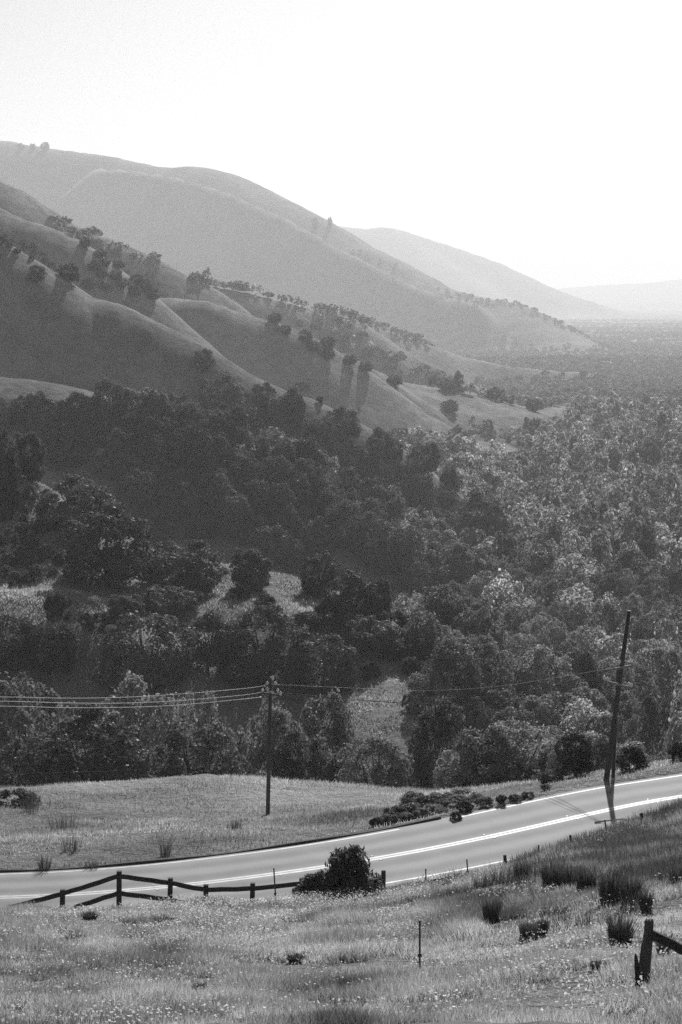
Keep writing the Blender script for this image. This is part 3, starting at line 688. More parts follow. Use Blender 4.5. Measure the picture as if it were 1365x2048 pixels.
# ------------------------------------------------------------------ forest: the far wood that reads as one mass
def forest():
    g = np.random.default_rng(77); parts = []
    tmpl = {}
    for nm, n in (('front', 3200), ('near', 950), ('mid', 380), ('far', 150)):
        tmpl[nm] = []
        for s in range(6):
            if s < 4: p, nr_, sz, v = crown_arrays(900 + s, n, {'front': .038, 'near': .07, 'mid': .11, 'far': .2}[nm], 18, (.34, .30), .5, (.12, .2), 0, .1)
            else: p, nr_, sz, v = crown_arrays(900 + s, n, {'front': .038, 'near': .07, 'mid': .11, 'far': .2}[nm], 14, (.26, .38), .5, (.12, .2), -.5, .1, vert=.6)
            tmpl[nm].append(leaf_quads(p, nr_, sz, v, np.random.default_rng(s)))
    zones = []   # x, y, size
    y = 235.
    while y < 9500:
        step = max(5.4, y * .0066); w = y * .19 + 15
        sx = max(5.4, y * .0038); xs = np.arange(-w, w, sx) + g.uniform(-.45, .45, len(np.arange(-w, w, sx))) * sx
        ys = y + g.uniform(-.45, .45, len(xs)) * step
        zones.append(np.stack([xs, ys, np.full(len(xs), step)], 1)); y += step
    A = np.concatenate(zones); x, y, st = A.T
    zg = ground(x, y); px, py = project(x, y, zg)
    zf = floorz(x, y); rel = zg - zf
    lim = np.where(y < 500, 2.5, np.where(y < 1300, 5, 10)) + fbm(x / 50, y / 50, 61) * 6
    m = rel < lim
    for poly in WOODED: m |= inpoly(px, py, poly) & (y > 800) & (fbm(x / 80, y / 80, 44) > -.15)
    for poly in CLEAR: m &= ~inpoly(px, py, poly)
    m &= ~((px < 860) & (y < 420))
    for poly in (polyB, polyT): m |= inpoly(px, py, poly) & (y > 430) & (y < 800)
    m &= visible(x, y, st * 1.2 + 3, .002) & (px > -150) & (px < 1520)
    x, y, st, zg, px, py = x[m], y[m], st[m], zg[m], px[m], py[m]
    SD = np.array(STAND); tn = []
    for k in range(len(x)):
        if y[k] < 1200 and ((SD[:, 0] - x[k]) ** 2 + (SD[:, 1] - y[k]) ** 2 < (SD[:, 2] * .55 + 1.2) ** 2).any(): continue
        lod = 'front' if y[k] < 370 else 'near' if y[k] < 620 else ('mid' if y[k] < 1300 else 'far')
        sap = y[k] < 1600 and g.random() < np.clip((px[k] - 1000) / 500, .05, .5)
        t = tmpl[lod][g.integers(4, 6) if sap else g.integers(4)]; s = min(st[k] * (.65 + 1.6 * g.random() ** 2.8), g.uniform(9, 17)); s = min(s, g.uniform(8, 13)) if y[k] > 1150 else s; h = s * (g.uniform(.7, 1.2) if y[k] < 1150 else g.uniform(.6, .9))
        if sap: s *= .85; h = s * g.uniform(1., 1.5)
        a = g.uniform(0, 6.28); c, sn = math.cos(a), math.sin(a)
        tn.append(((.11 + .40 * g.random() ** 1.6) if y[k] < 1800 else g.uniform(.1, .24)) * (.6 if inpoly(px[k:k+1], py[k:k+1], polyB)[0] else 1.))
        R = np.array([[c * s, sn * s, 0], [-sn * s, c * s, 0], [0, 0, h]])
        parts.append(t @ R + np.array([x[k], y[k], zg[k] - .05 * h]))
    Q = np.concatenate(parts); print('forest trees', len(x), 'quads', len(Q))
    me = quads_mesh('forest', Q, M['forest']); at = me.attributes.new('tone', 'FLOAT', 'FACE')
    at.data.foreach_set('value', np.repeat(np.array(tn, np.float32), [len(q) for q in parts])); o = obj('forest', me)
    tag(o, 'mass of treetops filling the valley floor', 'forest', None, 'stuff')
WOODED = [[(330, 555), (480, 555), (620, 545), (760, 580), (900, 630), (1060, 690), (1180, 722), (1000, 725), (860, 695), (700, 640), (500, 588), (390, 570)],
          [(560, 640), (680, 640), (760, 700), (940, 790), (1060, 800), (1060, 815), (930, 800), (800, 760), (700, 700)],
          [(880, 500), (1000, 535), (1100, 580), (1290, 645), (1290, 700), (1180, 680), (1080, 640), (1000, 600)],
          [(870, 575), (940, 592), (1010, 606), (1015, 618), (930, 606), (880, 595)],
          [(690, 490), (770, 520), (850, 560), (850, 575), (770, 535), (700, 505)],
          [(100, 440), (200, 480), (330, 530), (330, 550), (220, 510), (120, 465)]]
CLEAR = [[(1194, 718), (1224, 718), (1226, 731), (1192, 730)], [(1256, 723), (1282, 724), (1280, 734), (1257, 733)],
         [(780, 755), (900, 780), (1000, 805), (1080, 818), (1150, 805), (1140, 845), (1040, 850), (900, 810), (800, 775)],
         [(760, 690), (860, 722), (960, 765), (940, 780), (850, 740), (750, 700)],
         [(720, 740), (830, 790), (900, 840), (960, 865), (1035, 895), (1060, 930), (960, 925), (860, 900), (740, 800)]]
forest()
# ------------------------------------------------------------------ foreground grass, flowers, rushes
def blades(x, y, h, w, lean, g, sink=.03):
    n = len(x); z = ground(x, y) - sink
    a = g.uniform(0, 2 * math.pi, n); f = g.normal(0, .5, n)      # mostly facing the viewer's side, any way is fine
    b = np.stack([np.cos(f), np.sin(f), np.zeros(n)], 1) * (w * .5)[:, None]
    base = np.stack([x, y, z], 1); tip = base + np.stack([np.cos(a) * lean * h, np.sin(a) * lean * h, h], 1)
    return np.stack([base - b, base + b, tip], 1)
def tri_mesh(name, T3, m):
    n = len(T3); return npmesh(name, T3.reshape(-1, 3), np.arange(n * 3).reshape(n, 3), m)
def offroad(x, y, lim=4.4): return np.abs(road_dist(x, y)) > lim
def grass():
    g = np.random.default_rng(5)
    n = 1120000; y = np.sqrt(g.uniform(33 ** 2, 97 ** 2, n)); keep = g.random(n) < np.clip(62 / y, .35, 1.); y = y[keep]
    x = g.uniform(-.235, .235, len(y)) * y
    ok = offroad(x, y) & (road_dist(x, y) < 0); x, y = x[ok], y[ok]
    v = visible(x, y, .5, .002) | (y < 60); x, y = x[v], y[v]
    cl_ = fbm(x / 1.3, y / 1.3, 71, 3) + .7 * fbm(x / 5, y / 5, 73, 2); v = g.random(len(x)) < np.clip(.66 + 2.6 * cl_, .05, 1); x, y, cl_ = x[v], y[v], cl_[v]
    px, py = project(x, y, ground(x, y))
    tall = np.clip((px - 950) / 150, 0, 1) * np.clip((1790 - py) / 40, 0, 1)
    dn = fbm(x / 3.5, y / 3.5, 31); h = (.15 + .2 * g.random(len(x))) * (1 + dn * .9 + cl_ * 1.1) + tall * .2
    T1 = blades(x, y, np.clip(h, .07, .9), .012 + .014 * g.random(len(x)) + y * .00012, g.uniform(0, .9, len(x)), g)
    # taller darker grass on the mound
    n = 170000; xm = g.uniform(3, 20, n); ym = g.uniform(62, 96, n); pxm, pym = project(xm, ym, ground(xm, ym))
    cm = fbm(xm / 1.1, ym / 1.1, 81, 3) + .8 * fbm(xm / 4, ym / 4, 83, 2) + np.clip((pxm - 980) / 300, -.6, .25) - np.clip((pym - 1725) / 120, -.2, .6)
    k = (road_dist(xm, ym) < -4.6) & (g.random(n) < np.clip(.3 + cm * 1.6, 0, 1)); xm, ym = xm[k], ym[k]
    T4 = blades(xm, ym, g.uniform(.3, .75, len(xm)), .012 + .014 * g.random(len(xm)) + ym * .0001, g.uniform(0, .6, len(xm)), g)
    o = obj('tall_grass', tri_mesh('tall_grass', T4, M['darkgrass'])); tag(o, 'tall darker grass on the mound at right', 'grass', None, 'stuff')
    # tufts on the near spur
    n = 260000; xs_ = g.uniform(-72, 24, n); ys_ = g.uniform(255, 372, n); cs = fbm(xs_ / 6, ys_ / 6, 91, 4)
    k = (ground(xs_, ys_) - floorz(xs_, ys_) > 3) & visible(xs_, ys_, .6, .001) & (g.random(n) < np.clip(.45 + cs * 1.8, .03, 1)); xs_, ys_ = xs_[k], ys_[k]
    T3 = blades(xs_, ys_, g.uniform(.15, .55, len(xs_)), g.uniform(.08, .22, len(xs_)), g.uniform(0, 1, len(xs_)), g)
    # hump and verge beyond the road
    n = 130000; x2 = g.uniform(-36, 32, n); y2 = g.uniform(88, 158, n); rd = road_dist(x2, y2)
    ok = (rd > 4.35) & visible(x2, y2, .4, .002); x2, y2 = x2[ok], y2[ok]
    dn = fbm(x2 / 5, y2 / 5, 37); ok = g.random(len(x2)) < np.clip(.75 + dn * 1.2, .15, 1); x2, y2, dn = x2[ok], y2[ok], dn[ok]
    T2 = blades(x2, y2, np.clip((.1 + .16 * g.random(len(x2))) * (1 + dn), .05, .5), .03 + .03 * g.random(len(x2)), g.uniform(0, .9, len(x2)), g)
    print('grass', len(T1), len(T2), len(T3), len(T4))
    TA = np.concatenate([T1, T2, T3]); me = tri_mesh('grass', TA, M['grass']); gx, gy = TA[:, 0, 0], TA[:, 0, 1]
    sc_ = np.where(gy > 90, 2.2, 1.)
    tn = np.clip(.30 + .34 * fbm(gx / (2.4 * sc_), gy / (2.4 * sc_), 101, 4) + .22 * fbm(gx / (9 * sc_), gy / (9 * sc_), 103, 3), .10, .52)
    at = me.attributes.new('tone', 'FLOAT', 'FACE'); at.data.foreach_set('value', tn.astype(np.float32)); o = obj('grass', me); tag(o, 'wild grass on the near slope and the hump', 'grass', None, 'stuff')
    # flowers
    n = 190000; y = np.sqrt(g.uniform(35 ** 2, 90 ** 2, n)); x = g.uniform(-.205, .205, n) * y
    ok = offroad(x, y) & (road_dist(x, y) < 0); x, y = x[ok], y[ok]
    px, py = project(x, y, ground(x, y))
    band = np.exp(-((py - 1835) / 38) ** 2) * (px < 860) * 1.5 + np.exp(-((px - 1040) / 120) ** 2 - ((py - 1800) / 60) ** 2) * .8 + np.exp(-((px - 1150) / 260) ** 2 - ((py - 1985) / 60) ** 2) * .7 + .11
    dn = fbm(x / 1.8, y / 1.8, 55) + fbm(x / 6, y / 6, 57)
    ok = g.random(len(x)) < np.clip(band * (.5 + dn * 1.6), 0, 1); x, y = x[ok], y[ok]; n = len(x)
    z = ground(x, y) + g.uniform(.18, .42, n) * (1 + .6 * fbm(x / 3.5, y / 3.5, 31))
    nr_ = g.normal(size=(n, 3)) * .5 + np.array([0, -.3, .8]); nr_ /= np.linalg.norm(nr_, axis=1)[:, None]
    Q = leaf_quads(np.stack([x, y, z], 1), nr_, g.uniform(.035, .085, n), 0, g)
    print('flowers', n)
    o = obj('wildflowers', quads_mesh('wildflowers', Q, M['flower'])); tag(o, 'small white wildflowers scattered in the near grass', 'wildflowers', None, 'stuff')
grass()
def rush(px, base, wpx, hpx, label, n=420, name='rush_clump', mat='rush', cat='rush clump', splay=.35):
    p = hit(px, base)[0]; D = p[1]; w = wpx * D / F; h = hpx * D / F; g = np.random.default_rng(int(px * 7 + base))
    a = g.uniform(0, 6.28, n); r = np.sqrt(g.random(n)) * w * .3
    bx_, by_ = np.cos(a) * r, np.sin(a) * r; hh = h * g.uniform(.45, 1.0, n)
    ln = g.uniform(.1, 1., n) * splay * (r / (w * .3) + .2)
    base3 = np.stack([bx_, by_, np.full(n, -.08)], 1); mid = base3 + np.stack([np.cos(a) * ln * hh * .35, np.sin(a) * ln * hh * .35, hh * .6 + .08], 1)
    tip = base3 + np.stack([np.cos(a) * ln * hh, np.sin(a) * ln * hh, hh + .08], 1)
    f = g.normal(0, .6, n); b = np.stack([np.cos(f), np.sin(f), np.zeros(n)], 1) * .008
    V = np.stack([base3 - b, base3 + b, mid + b * .9, mid - b * .9, tip], 1).reshape(-1, 3)
    k = np.arange(n)[:, None] * 5
    fs = np.concatenate([np.concatenate([k, k + 1, k + 2], 1), np.concatenate([k, k + 2, k + 3], 1), np.concatenate([k + 3, k + 2, k + 4], 1)])
    o = obj(name, npmesh(name, V, fs, M[mat]), None, p); tag(o, label, cat); return o
RU = [(984, 1848, 46, 62, 'single dark rush clump in the middle of the near slope'),
      (1240, 1902, 66, 92, 'biggest dark rush clump, just left of the broken fence post'),
      (1222, 1804, 70, 78, 'left one of three rush clumps standing together at right'),
      (1262, 1810, 60, 70, 'middle one of three rush clumps standing together at right'),
      (1292, 1822, 34, 48, 'right, smallest one of three rush clumps standing together'),
      (1044, 1762, 44, 44, 'small rush clump left of the dark rush bank'),
      (1105, 1775, 60, 62, 'left end clump of the dark rush bank under the mound'),
      (1140, 1780, 60, 64, 'middle clump of the dark rush bank under the mound'),
      (1172, 1784, 56, 60, 'right end clump of the dark rush bank under the mound'),
      (1058, 1880, 58, 44, 'low sprawling rush clump below the single dark one'),
      (1358, 1770, 50, 44, 'rush clump at the right photo edge above the broken fence'),
      (1085, 1868, 30, 36, 'little rush tuft right of the low sprawling clump'),
      (1328, 1915, 40, 40, 'thin rush clump behind the slanting rail of the broken fence')]
for a in RU: rush(*a)
WE = [(130, 1660, 90, 60, 'tall dry weeds in the left dip of the hump'), (145, 1702, 60, 40, 'dark weed patch near the kerb at left'),
      (332, 1712, 36, 50, 'thin bare weed stalks standing by the kerb in the middle of the hump'), (90, 1740, 40, 42, 'dark weed stalks against the kerb at left'),
      (185, 1738, 50, 24, 'low dark weeds against the kerb, right of the stalks'), (470, 1660, 50, 26, 'dark slanting weeds left of the upright pole foot'),
      (60, 1625, 60, 50, 'dry weeds under the wide shrub at the left edge')]
for a in WE: rush(*a, n=70, name='weed', cat='weed', splay=.5)
DP = [(330, 1850, 60, 22), (255, 1865, 70, 24), (180, 1838, 40, 16), (150, 1892, 70, 26), (240, 1908, 60, 16), (660, 1900, 60, 26), (830, 1812, 50, 22), (590, 1925, 40, 20), (930, 1975, 40, 14), (45, 1905, 40, 22), (1200, 1940, 50, 20), (400, 1985, 34, 20)]
DL = ['dark weed tuft under the tallest fence post', 'dark weed tuft down slope left of the fence middle', 'small dark weed tuft below the leftmost fence post', 'wide dark weed tuft at the left of the near slope', 'flat dark weed tuft low at the left of the near slope',
      'dark weed tuft left of the lone steel stake', 'dark weed tuft down slope of the thick wooden post', 'dark weed tuft in the lower middle of the near slope', 'small flat dark tuft right below the lone steel stake', 'dark weed tuft at the left photo edge of the near slope', 'dark weed tuft left below the broken fence post', 'little dark weed tuft near the bottom left of the photo']
for (a, b, c, d), l in zip(DP, DL): rush(a, b, c, d, l, n=420, name='weed', cat='weed', splay=.9)
# ------------------------------------------------------------------ rail fence by the road
Df = 85.0
fp = [(125, 1779, 1812), (238, 1742, 1812), (340, 1756, 1812), (412, 1769, 1813), (505, 1766, 1810), (603, 1756, 1800)]
FD = [84.0, 83.2, 84.2, 84.6, 85.0, 85.6]
fence = empty('rail_fence', (P(340, 1800, 84)[0], 84, float(ground(P(340, 1800, 84)[0], 84))))
tag(fence, 'dark timber rail fence zigzagging along the near side of the road', 'fence')
fl = np.array(fence.location)
tops = []
for (px, t, b), D in zip(fp, FD):
    a = P(px, t, D); gz = float(ground(a[0], D)); lean = random.uniform(-.02, .02)
    ax = np.array([[1, 0, 0], [0, 1, 0], [lean + .03, 0, 1.]])
    hz = (a[2] - gz + .35) / 2
    MB().box((a[0], D, a[2] - hz), (.1, .1, hz), ax, .97).build('post', M['wood'], fence).location = (0, 0, 0)
    tops.append(a)
def fixparent(o, parent):
    o.matrix_parent_inverse = parent.matrix_world.inverted()
bpy.context.view_layer.update()
def rail(p, q, Dp, Dq, th=.19):
    a, b = P(*p, Dp - .11), P(*q, Dq - .11)
    MB().beam(a, b, .05, th, .012).build('rail', M['wood'], fence)
rail((18, 1815), (125, 1788), 83.9, 84.0); rail((125, 1788), (238, 1752), 84.0, 83.2); rail((238, 1752), (340, 1766), 83.2, 84.2); rail((340, 1766), (412, 1780), 84.2, 84.6)
rail((412, 1780), (505, 1777), 84.6, 85.0); rail((505, 1777), (603, 1767), 85., 85.6)
rail((150, 1815), (238, 1786), 83.6, 83.2); rail((238, 1786), (340, 1800), 83.2, 84.2); rail((340, 1800), (412, 1811), 84.2, 84.6); rail((412, 1811), (505, 1808), 84.6, 85.)
for c in fence.children: c.matrix_parent_inverse = fence.matrix_world.inverted()
# ---- stakes and stubs
def post(name, px, top, base, wpx, label, mat, lean=0., D=None, square=False, cat='fence post'):
    if D is None:
        D = hit(px, base)[0][1]
    a = P(px, base, D); t = P(px + lean, top, D); gz = float(ground(a[0], D)); a[2] = min(a[2], gz); a0 = a + (a - t) / np.linalg.norm(a - t) * .3
    r = wpx * D / F / 2
    if square: m = MB().tube([a0, t - (t - a0) * .02, t], [r * 1.02, r, r * .8], 9)
    else:
        m = MB().tube([a0, t], [r, r * .95], 6)
        d = (t - a) ; k = a + d * .35; m.box(k, (r * 1.9, r * .7, .05))
    o = m.build(name, M[mat], None, (a[0], a[1], gz)); tag(o, label, cat); return o
post('fence_post', 767, 1741, 1780, 9.5, 'thick round wooden post right of the roadside bush', 'wood', .5, 86.0, True)
post('fence_post', 1012, 1710, 1722, 7, 'short wooden stub post sticking out of the grass at the road edge', 'wood', -2, 88.0, True)
post('fence_post', 1143, 1670, 1694, 5, 'leaning wooden stub post where the mound meets the road', 'wood', -2, 90.0, True)
post('fence_post', 1288, 1626, 1652, 7, 'leaning dark wooden post on the mound right of the pole shadow', 'wood', -5, 91.5, True)
for (px, t, b, ln, lb, D) in ((553, 1736, 1799, -5, 'thin steel stake in the rail fence between its two right posts', 84.6), (852, 1737, 1765, 0, 'thin steel stake right of the thick wooden post', 87.),
                              (937, 1718, 1748, -3, 'thin steel stake midway between thick post and stub post', 87.6), (1079, 1689, 1708, -1, 'thin steel stake between the two stub posts on the mound', 89.),
                              (1216, 1639, 1672, -6, 'leaning thin steel stake left of the pole shadow', 90.6), (1347, 1620, 1642, -2, 'thin steel stake top at the right end of the mound', 92.)):
    post('steel_stake', px, t, b, 3.0, lb, 'steel', ln, D, False, 'stake')
post('steel_stake', 840, 1840, 1948, 4.2, 'lone dark steel stake in the open near grass', 'steel', 0, None, False, 'stake')
# ---- broken fence at right
def broken():
    D = hit(1295, 1972)[0][1]; a = P(1290, 1972, D); gz = float(ground(a[0], D))
    o = empty('broken_fence', (a[0], D, gz)); tag(o, 'weathered broken fence post with one slanting rail at the lower right', 'fence')
    k = D / F; m = MB(); g = random.Random(4); n = 14
    rows = [(1972 + 20, 1288, 12.5), (1972, 1288.5, 12.5), (1930, 1291, 12.5), (1890, 1295, 12), (1884, 1297, 10.5), (1860, 1298.5, 10), (1845, 1299, 9.5), (1840, 1299, 7)]
    v0 = 0
    ph = [g.uniform(.86, 1.1) for _ in range(n)]
    for ri, (py, px, r) in enumerate(rows):
        c = P(px, py, D)
        for q in range(n):
            an = 2 * math.pi * q / n; rr = r * k * ph[q] * g.uniform(.95, 1.05)
            zt = g.uniform(-.03, .04) if ri == len(rows) - 1 else 0
            m.v.append((c[0] + math.cos(an) * rr, c[1] + math.sin(an) * rr, c[2] + zt))
    for ri in range(len(rows) - 1):
        for q in range(n): a0 = ri * n; m.f.append((a0 + q, a0 + (q + 1) % n, a0 + n + (q + 1) % n, a0 + n + q))
    m.f.append(tuple((len(rows) - 1) * n + q for q in range(n)))
    m.build('post', M['oldwood'], o)
    MB().beam(P(1304, 1868, D - .12), P(1420, 1926, D - .6), .07, .20, .012).build('rail', M['wood'], o)
    b = MB(); pts = [(1276, 1985, 6), (1277, 1960, 6.2), (1274, 1930, 5), (1272, 1912, 3), (1271, 1908, 1)]
    for (px, py, r) in pts:
        c = P(px, py, D - .15)
        for (sx, sy) in ((-1, -.3), (1, -.4), (1, .4), (-1, .3)): b.v.append((c[0] + sx * r * k, c[1] + sy * r * k * .8, c[2]))
    for i in range(len(pts) - 1):
        for q in range(4): b.f.append((i * 4 + q, i * 4 + (q + 1) % 4, i * 4 + 4 + (q + 1) % 4, i * 4 + 4 + q))
    b.f.append((16, 17, 18, 19)); b.build('splintered_board', M['wood'], o)
    bpy.context.view_layer.update()
    for c in o.children: c.matrix_parent_inverse = o.matrix_world.inverted()
broken()
# ------------------------------------------------------------------ utility poles and wires
def insulator(b, p, h=.16):
    p = np.asarray(p, float); b.tube([p, p + (0, 0, h * .35), p + (0, 0, h * .4), p + (0, 0, h * .7), p + (0, 0, h * .75), p + (0, 0, h)], [.05, .05, .09, .085, .055, .03], 8)
D1 = hit(536, 1629)[0][1]
b1 = P(536, 1629, D1); u1 = empty('utility_pole', b1); tag(u1, 'upright timber utility pole with white insulators on the grassy hump', 'utility pole')
t1 = P(542, 1354, D1); k1 = D1 / F
MB().tube([b1 + (0, 0, -.6), b1, (b1 + t1) / 2, t1], [4.6 * k1, 4.3 * k1, 3.9 * k1, 3.3 * k1], 12).build('shaft', M['pole'], u1, smooth=True)
def arm(u, p0, p1, D0, D1_, parent, w=.09, h=.11, m='pale'):
    MB().beam(P(*p0, D0), P(*p1, D1_), w, h, .004).build('crossarm', M[m], parent)
arm(u1, (524, 1386), (564, 1391), D1 - .3, D1 - .1, u1, m='pole'); arm(u1, (531, 1371), (556, 1371), D1 - .25, D1 - .25, u1, m='pole')
for (px, py) in ((535, 1368), (551, 1368), (536, 1379), (556, 1382), (526, 1382), (562, 1388), (546, 1357)):
    b = MB(); insulator(b, P(px, py + 3, D1 - .25), .26); b.build('insulator', M['porcelain'], u1, smooth=True)
for a, c in (((549, 1386), (540, 1383)), ((538, 1386), (533, 1376))):
    MB().tube([P(*a, D1 - .3), P(*c, D1 - .3)], .05, 8).build('insulator', M['porcelain'], u1, smooth=True)
D2 = hit(1213, 1561)[0][1]; b2 = P(1213, 1561, D2); t2 = P(1258.5, 1223, D2 + .4); k2 = D2 / F
u2 = empty('utility_pole', b2); tag(u2, 'dark leaning timber utility pole beside the road, its shadow across the asphalt', 'utility pole')
MB().tube([b2 + (b2 - t2) * .06, b2, (b2 + t2) / 2, t2], [6.2 * k2, 6 * k2, 5 * k2, 4.2 * k2], 12).build('shaft', M['pole'], u2, smooth=True)
MB().tube([t2 + (0, 0, .0), t2 + (0.005, 0, .05)], [4.4 * k2, 4.2 * k2], 12).build('cap', M['pale'], u2)
arm(u2, (1230, 1337.5), (1263, 1331.5), D2 - .2, D2 - .2, u2)
arm(u2, (1206, 1361), (1260, 1375), D2 - .25, D2 - .25, u2)
for (px, py) in ((1209, 1358), (1215, 1360), (1258, 1370), (1263, 1372), (1239, 1326)):
    b = MB(); insulator(b, P(px, py + 2, D2 - .25), .2); b.build('insulator', M['porcelain'], u2, smooth=True)
D3 = D2 + 2.2; b3 = P(1226, 1547, D3); t3 = P(1237, 1330, D3)
b3[2] = float(ground(b3[0], D3)) - .5
u3 = MB().tube([b3, t3], [4.2 * k2, 3.2 * k2], 10).build('support_pole', M['pole'], None, b3, True); tag(u3, 'shorter upright pole stub standing close behind the leaning utility pole', 'utility pole')
bpy.context.view_layer.update()
for u in (u1, u2):
    for c in u.children: c.matrix_parent_inverse = u.matrix_world.inverted()
def wire(pts, label, m='alu', r=.016, name='power_line', cat='power line', group=None):
    p = catmull(np.array([P(*q) for q in pts]), 8); c = p[0].copy()
    o = MB().tube(list(p), r, 6).build(name, M[m], None, c, True); tag(o, label, cat, group)
wire([(-260, 1392, D1 - 9), (0, 1394, D1 - 6), (130, 1396.5, D1 - 4.5), (240, 1395, D1 - 3.3), (350, 1389, D1 - 2.1), (480, 1378, D1 - .8), (535, 1371, D1 - .3)], 'topmost of the three bright wires running left from the upright pole', r=.019)
wire([(-260, 1401, D1 - 9), (0, 1402.5, D1 - 6), (130, 1406, D1 - 4.5), (240, 1406.5, D1 - 3.3), (350, 1402, D1 - 2.1), (480, 1391, D1 - .8), (528, 1384, D1 - .3)], 'middle one of the three bright wires running left from the upright pole', r=.019)
wire([(-260, 1411, D1 - 9), (0, 1412.5, D1 - 6), (130, 1415.5, D1 - 4.5), (240, 1415, D1 - 3.3), (350, 1411, D1 - 2.1), (480, 1399, D1 - .8), (524, 1394, D1 - .3)], 'lowest of the three bright wires running left from the upright pole', r=.019)
dm = lambda t: D1 + (D2 - D1) * t
wire([(551, 1369, D1), (683, 1375, dm(.25)), (850, 1381, dm(.47)), (1000, 1372, dm(.68)), (1130, 1352, dm(.86)), (1232, 1335, D2)], 'topmost wire spanning from the upright pole to the leaning pole', 'alu', .011)
wire([(556, 1385, D1), (683, 1396, dm(.25)), (850, 1408, dm(.47)), (1000, 1395, dm(.68)), (1130, 1366, dm(.86)), (1234, 1337, D2)], 'darkest wire spanning between the two utility poles', 'cable', .018)
wire([(562, 1389, D1), (683, 1400, dm(.25)), (850, 1405, dm(.47)), (1000, 1396, dm(.68)), (1130, 1378, dm(.86)), (1208, 1362, D2)], 'lower wire from the upright pole to the slanted crossarm', 'cable', .012)
wire([(-200, 1552, D1 - 2), (0, 1548, D1 + 1), (240, 1541, D1 + 3), (400, 1527, D1 + 3), (540, 1503, D1 + 2), (683, 1471, dm(.25)), (930, 1426, dm(.55)), (1100, 1385, dm(.8)), (1228, 1347, D2)], 'low thin cable sagging in front of the creek trees', 'cable', .011, 'cable', 'cable')
wire([(1262, 1332, D2), (1365, 1334, D2 + 4), (1500, 1330, D2 + 9)], 'upper wire leaving the leaning pole to the right', 'cable', .008)
wire([(1262, 1373, D2), (1365, 1377, D2 + 4), (1500, 1372, D2 + 9)], 'lower wire leaving the leaning pole to the right', 'cable', .008)
# ------------------------------------------------------------------ far houses
def house(px, py, w, d, h, label, rot=0.):
    p = hit(px, py)[0]; w *= .8; d *= .8
    if np.isnan(p[0]): print('no ground house', label); return
    o = empty('house', p); tag(o, label, 'house'); o.rotation_euler.z = rot
    lift = 1.5
    MB().box((0, 0, (h + lift) / 2 - 1), (w / 2, d / 2, (h + lift) / 2 + 1)).build('wall', M['wall'], o)
    b = MB(); z = h + lift; e = .8
    b.v = [np.array(q, float) for q in ((-w / 2 - e, -d / 2 - e, z), (w / 2 + e, -d / 2 - e, z), (w / 2 + e, d / 2 + e, z), (-w / 2 - e, d / 2 + e, z), (-w / 2 - e, 0, z + d * .28), (w / 2 + e, 0, z + d * .28))]
    b.f = [(0, 1, 5, 4), (2, 3, 4, 5), (1, 2, 5), (3, 0, 4), (3, 2, 1, 0)]; b.build('roof', M['roof'], o)
    for q in np.linspace(-w * .35, w * .35, max(2, int(w / 5))):
        MB().box((q, -d / 2 - .03, h * .55 + lift), (.7, .05, .7)).build('window', M['dark'], o)
for a in ((1208, 722, 24, 10, 4, 'long pale roofed building at the tip of the far rim, largest of the valley houses', .1), (1262, 725, 9, 8, 3.5, 'left one of two pale houses right of the long building', .2), (1276, 728, 8, 7, 3.5, 'right one of two pale houses right of the long building', 0),
          (1272, 692, 14, 9, 4, 'pale roofed house among the valley trees above the two small houses', -.1), (1202, 662, 26, 12, 5, 'wide pale house far off at the foot of the far ridge', .1), (1268, 669, 26, 12, 5, 'pale house far off right of the wide one', 0),
          (1284, 619, 60, 30, 8, 'bright large roof on the distant hill, farthest building', 0), (1255, 747, 7, 6, 3, 'small house in the valley trees below the two pale houses', .3), (1290, 751, 7, 6, 3, 'small house right of the lowest valley house', 0)):
    house(*a)
# ------------------------------------------------------------------ bare tree and white thing on the near spur
p = hit(62, 1150)[0]; bt = MB(); g = random.Random(9)
for k in range(16):
    a = g.uniform(0, 6.28); L = g.uniform(1.2, 2.4); z = g.uniform(2., 3.6)
    bt.tube([(0, 0, -.2), (math.cos(a) * L * .25, math.sin(a) * L * .25, z * .6), (math.cos(a) * L * .7, math.sin(a) * L * .7, z), (math.cos(a) * L * 1.15, math.sin(a) * L * 1.15, z * .8)], [.1, .08, .05, .02], 5)
tag(bt.build('bare_tree', M['bark'], None), 'small bare branching tree over a white speck on the brushy slope', 'tree').location = p
p = hit(76, 1150)[0]; b = MB(); b.beam((-.55, 0, .1), (.6, 0, .15), .3, .22, .03); b.beam((-.35, 0, .1), (-.3, .1, 1.2), .12, .12, .02); b.box((.45, 0, .35), (.22, .2, .3), None, .7)
tag(b.build('white_debris', M['white']), 'small bright white scrap lying under the bare tree', 'debris').location = p
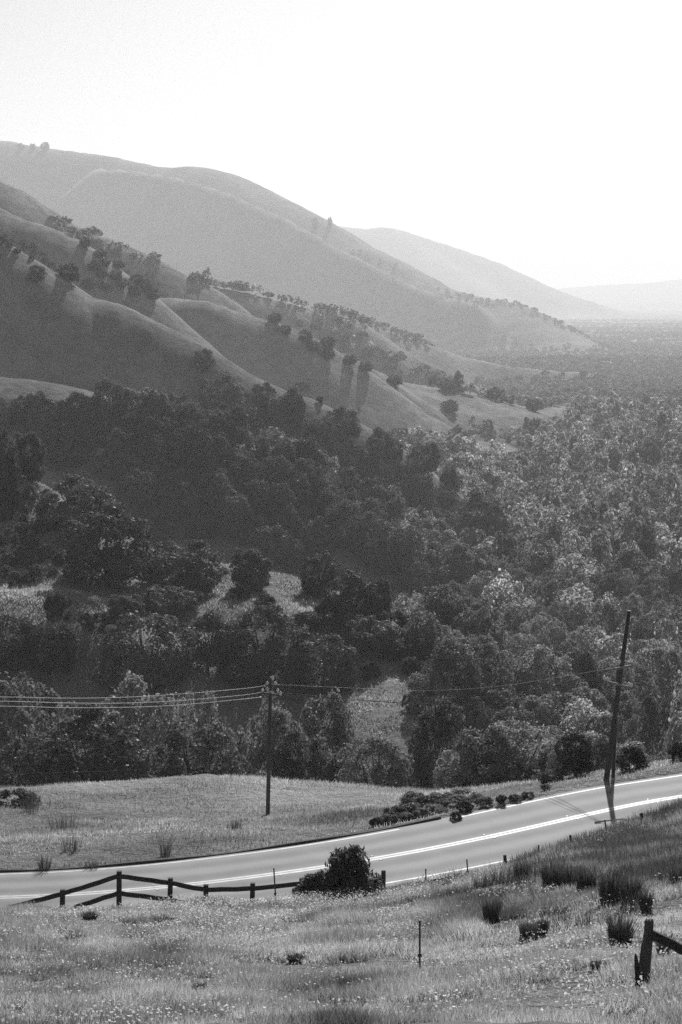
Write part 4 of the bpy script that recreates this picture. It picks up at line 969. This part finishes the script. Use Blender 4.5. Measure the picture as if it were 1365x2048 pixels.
# ------------------------------------------------------------------ haze, light, sky, camera
EX = 24000 * math.sin(math.radians(40))
lo = float(GZ.min()) - 1.0; hi = float(GZ.max()) + 30
hz = MB().box((0, 12100, (lo + hi) / 2), (EX + 300, 12200, (hi - lo) / 2))
m = bpy.data.materials.new('haze'); m.use_nodes = True; nt = m.node_tree; nt.nodes.clear(); out = nt.nodes.new('ShaderNodeOutputMaterial')
v = nt.nodes.new('ShaderNodeVolumePrincipled'); v.inputs['Color'].default_value = (.9, .9, .9, 1); v.inputs['Density'].default_value = 1.12e-4; v.inputs['Anisotropy'].default_value = .22
nt.links.new(v.outputs[0], out.inputs['Volume'])
h = hz.build('haze', m); tag(h, 'pale haze filling the valley', None, None, 'stuff')
EL, AZ = math.radians(30), math.radians(9)
w = bpy.data.worlds.new('World'); sc.world = w; w.use_nodes = True; nt = w.node_tree
sky = nt.nodes.new('ShaderNodeTexSky'); sky.sky_type = 'NISHITA'; sky.sun_disc = False; sky.sun_elevation = EL; sky.sun_rotation = AZ; sky.dust_density = 1.1; sky.altitude = 100
bw = nt.nodes.new('ShaderNodeSeparateColor'); bg = nt.nodes['Background']; bg.inputs[1].default_value = .053
nt.links.new(sky.outputs[0], bw.inputs[0]); nt.links.new(bw.outputs[0], bg.inputs[0])
L = bpy.data.lights.new('sun', 'SUN'); L.energy = 5.0; L.angle = math.radians(.5); L.color = (1, 1, 1)
lo_ = bpy.data.objects.new('sun', L); link(lo_)
from mathutils import Vector
sd = Vector((math.sin(AZ) * math.cos(EL), math.cos(AZ) * math.cos(EL), math.sin(EL)))
lo_.rotation_euler = sd.to_track_quat('Z', 'Y').to_euler(); lo_.location = (0, 0, 60)
cam = bpy.data.cameras.new('camera'); cam.sensor_fit = 'VERTICAL'; cam.sensor_height = 36; cam.lens = F / 2048 * 36
cam.clip_start = .1; cam.clip_end = 60000
co = bpy.data.objects.new('camera', cam); link(co); co.location = (0, 0, 0); co.rotation_euler = (math.pi / 2 - TH, 0, 0); sc.camera = co
sc.view_settings.view_transform = 'Standard'; sc.view_settings.look = 'None'; sc.view_settings.exposure = .36; sc.view_settings.gamma = 1
sc.cycles.use_denoising = False; sc.cycles.max_bounces = 6; sc.cycles.diffuse_bounces = 2; sc.cycles.transmission_bounces = 3; sc.cycles.volume_bounces = 1; sc.cycles.glossy_bounces = 2
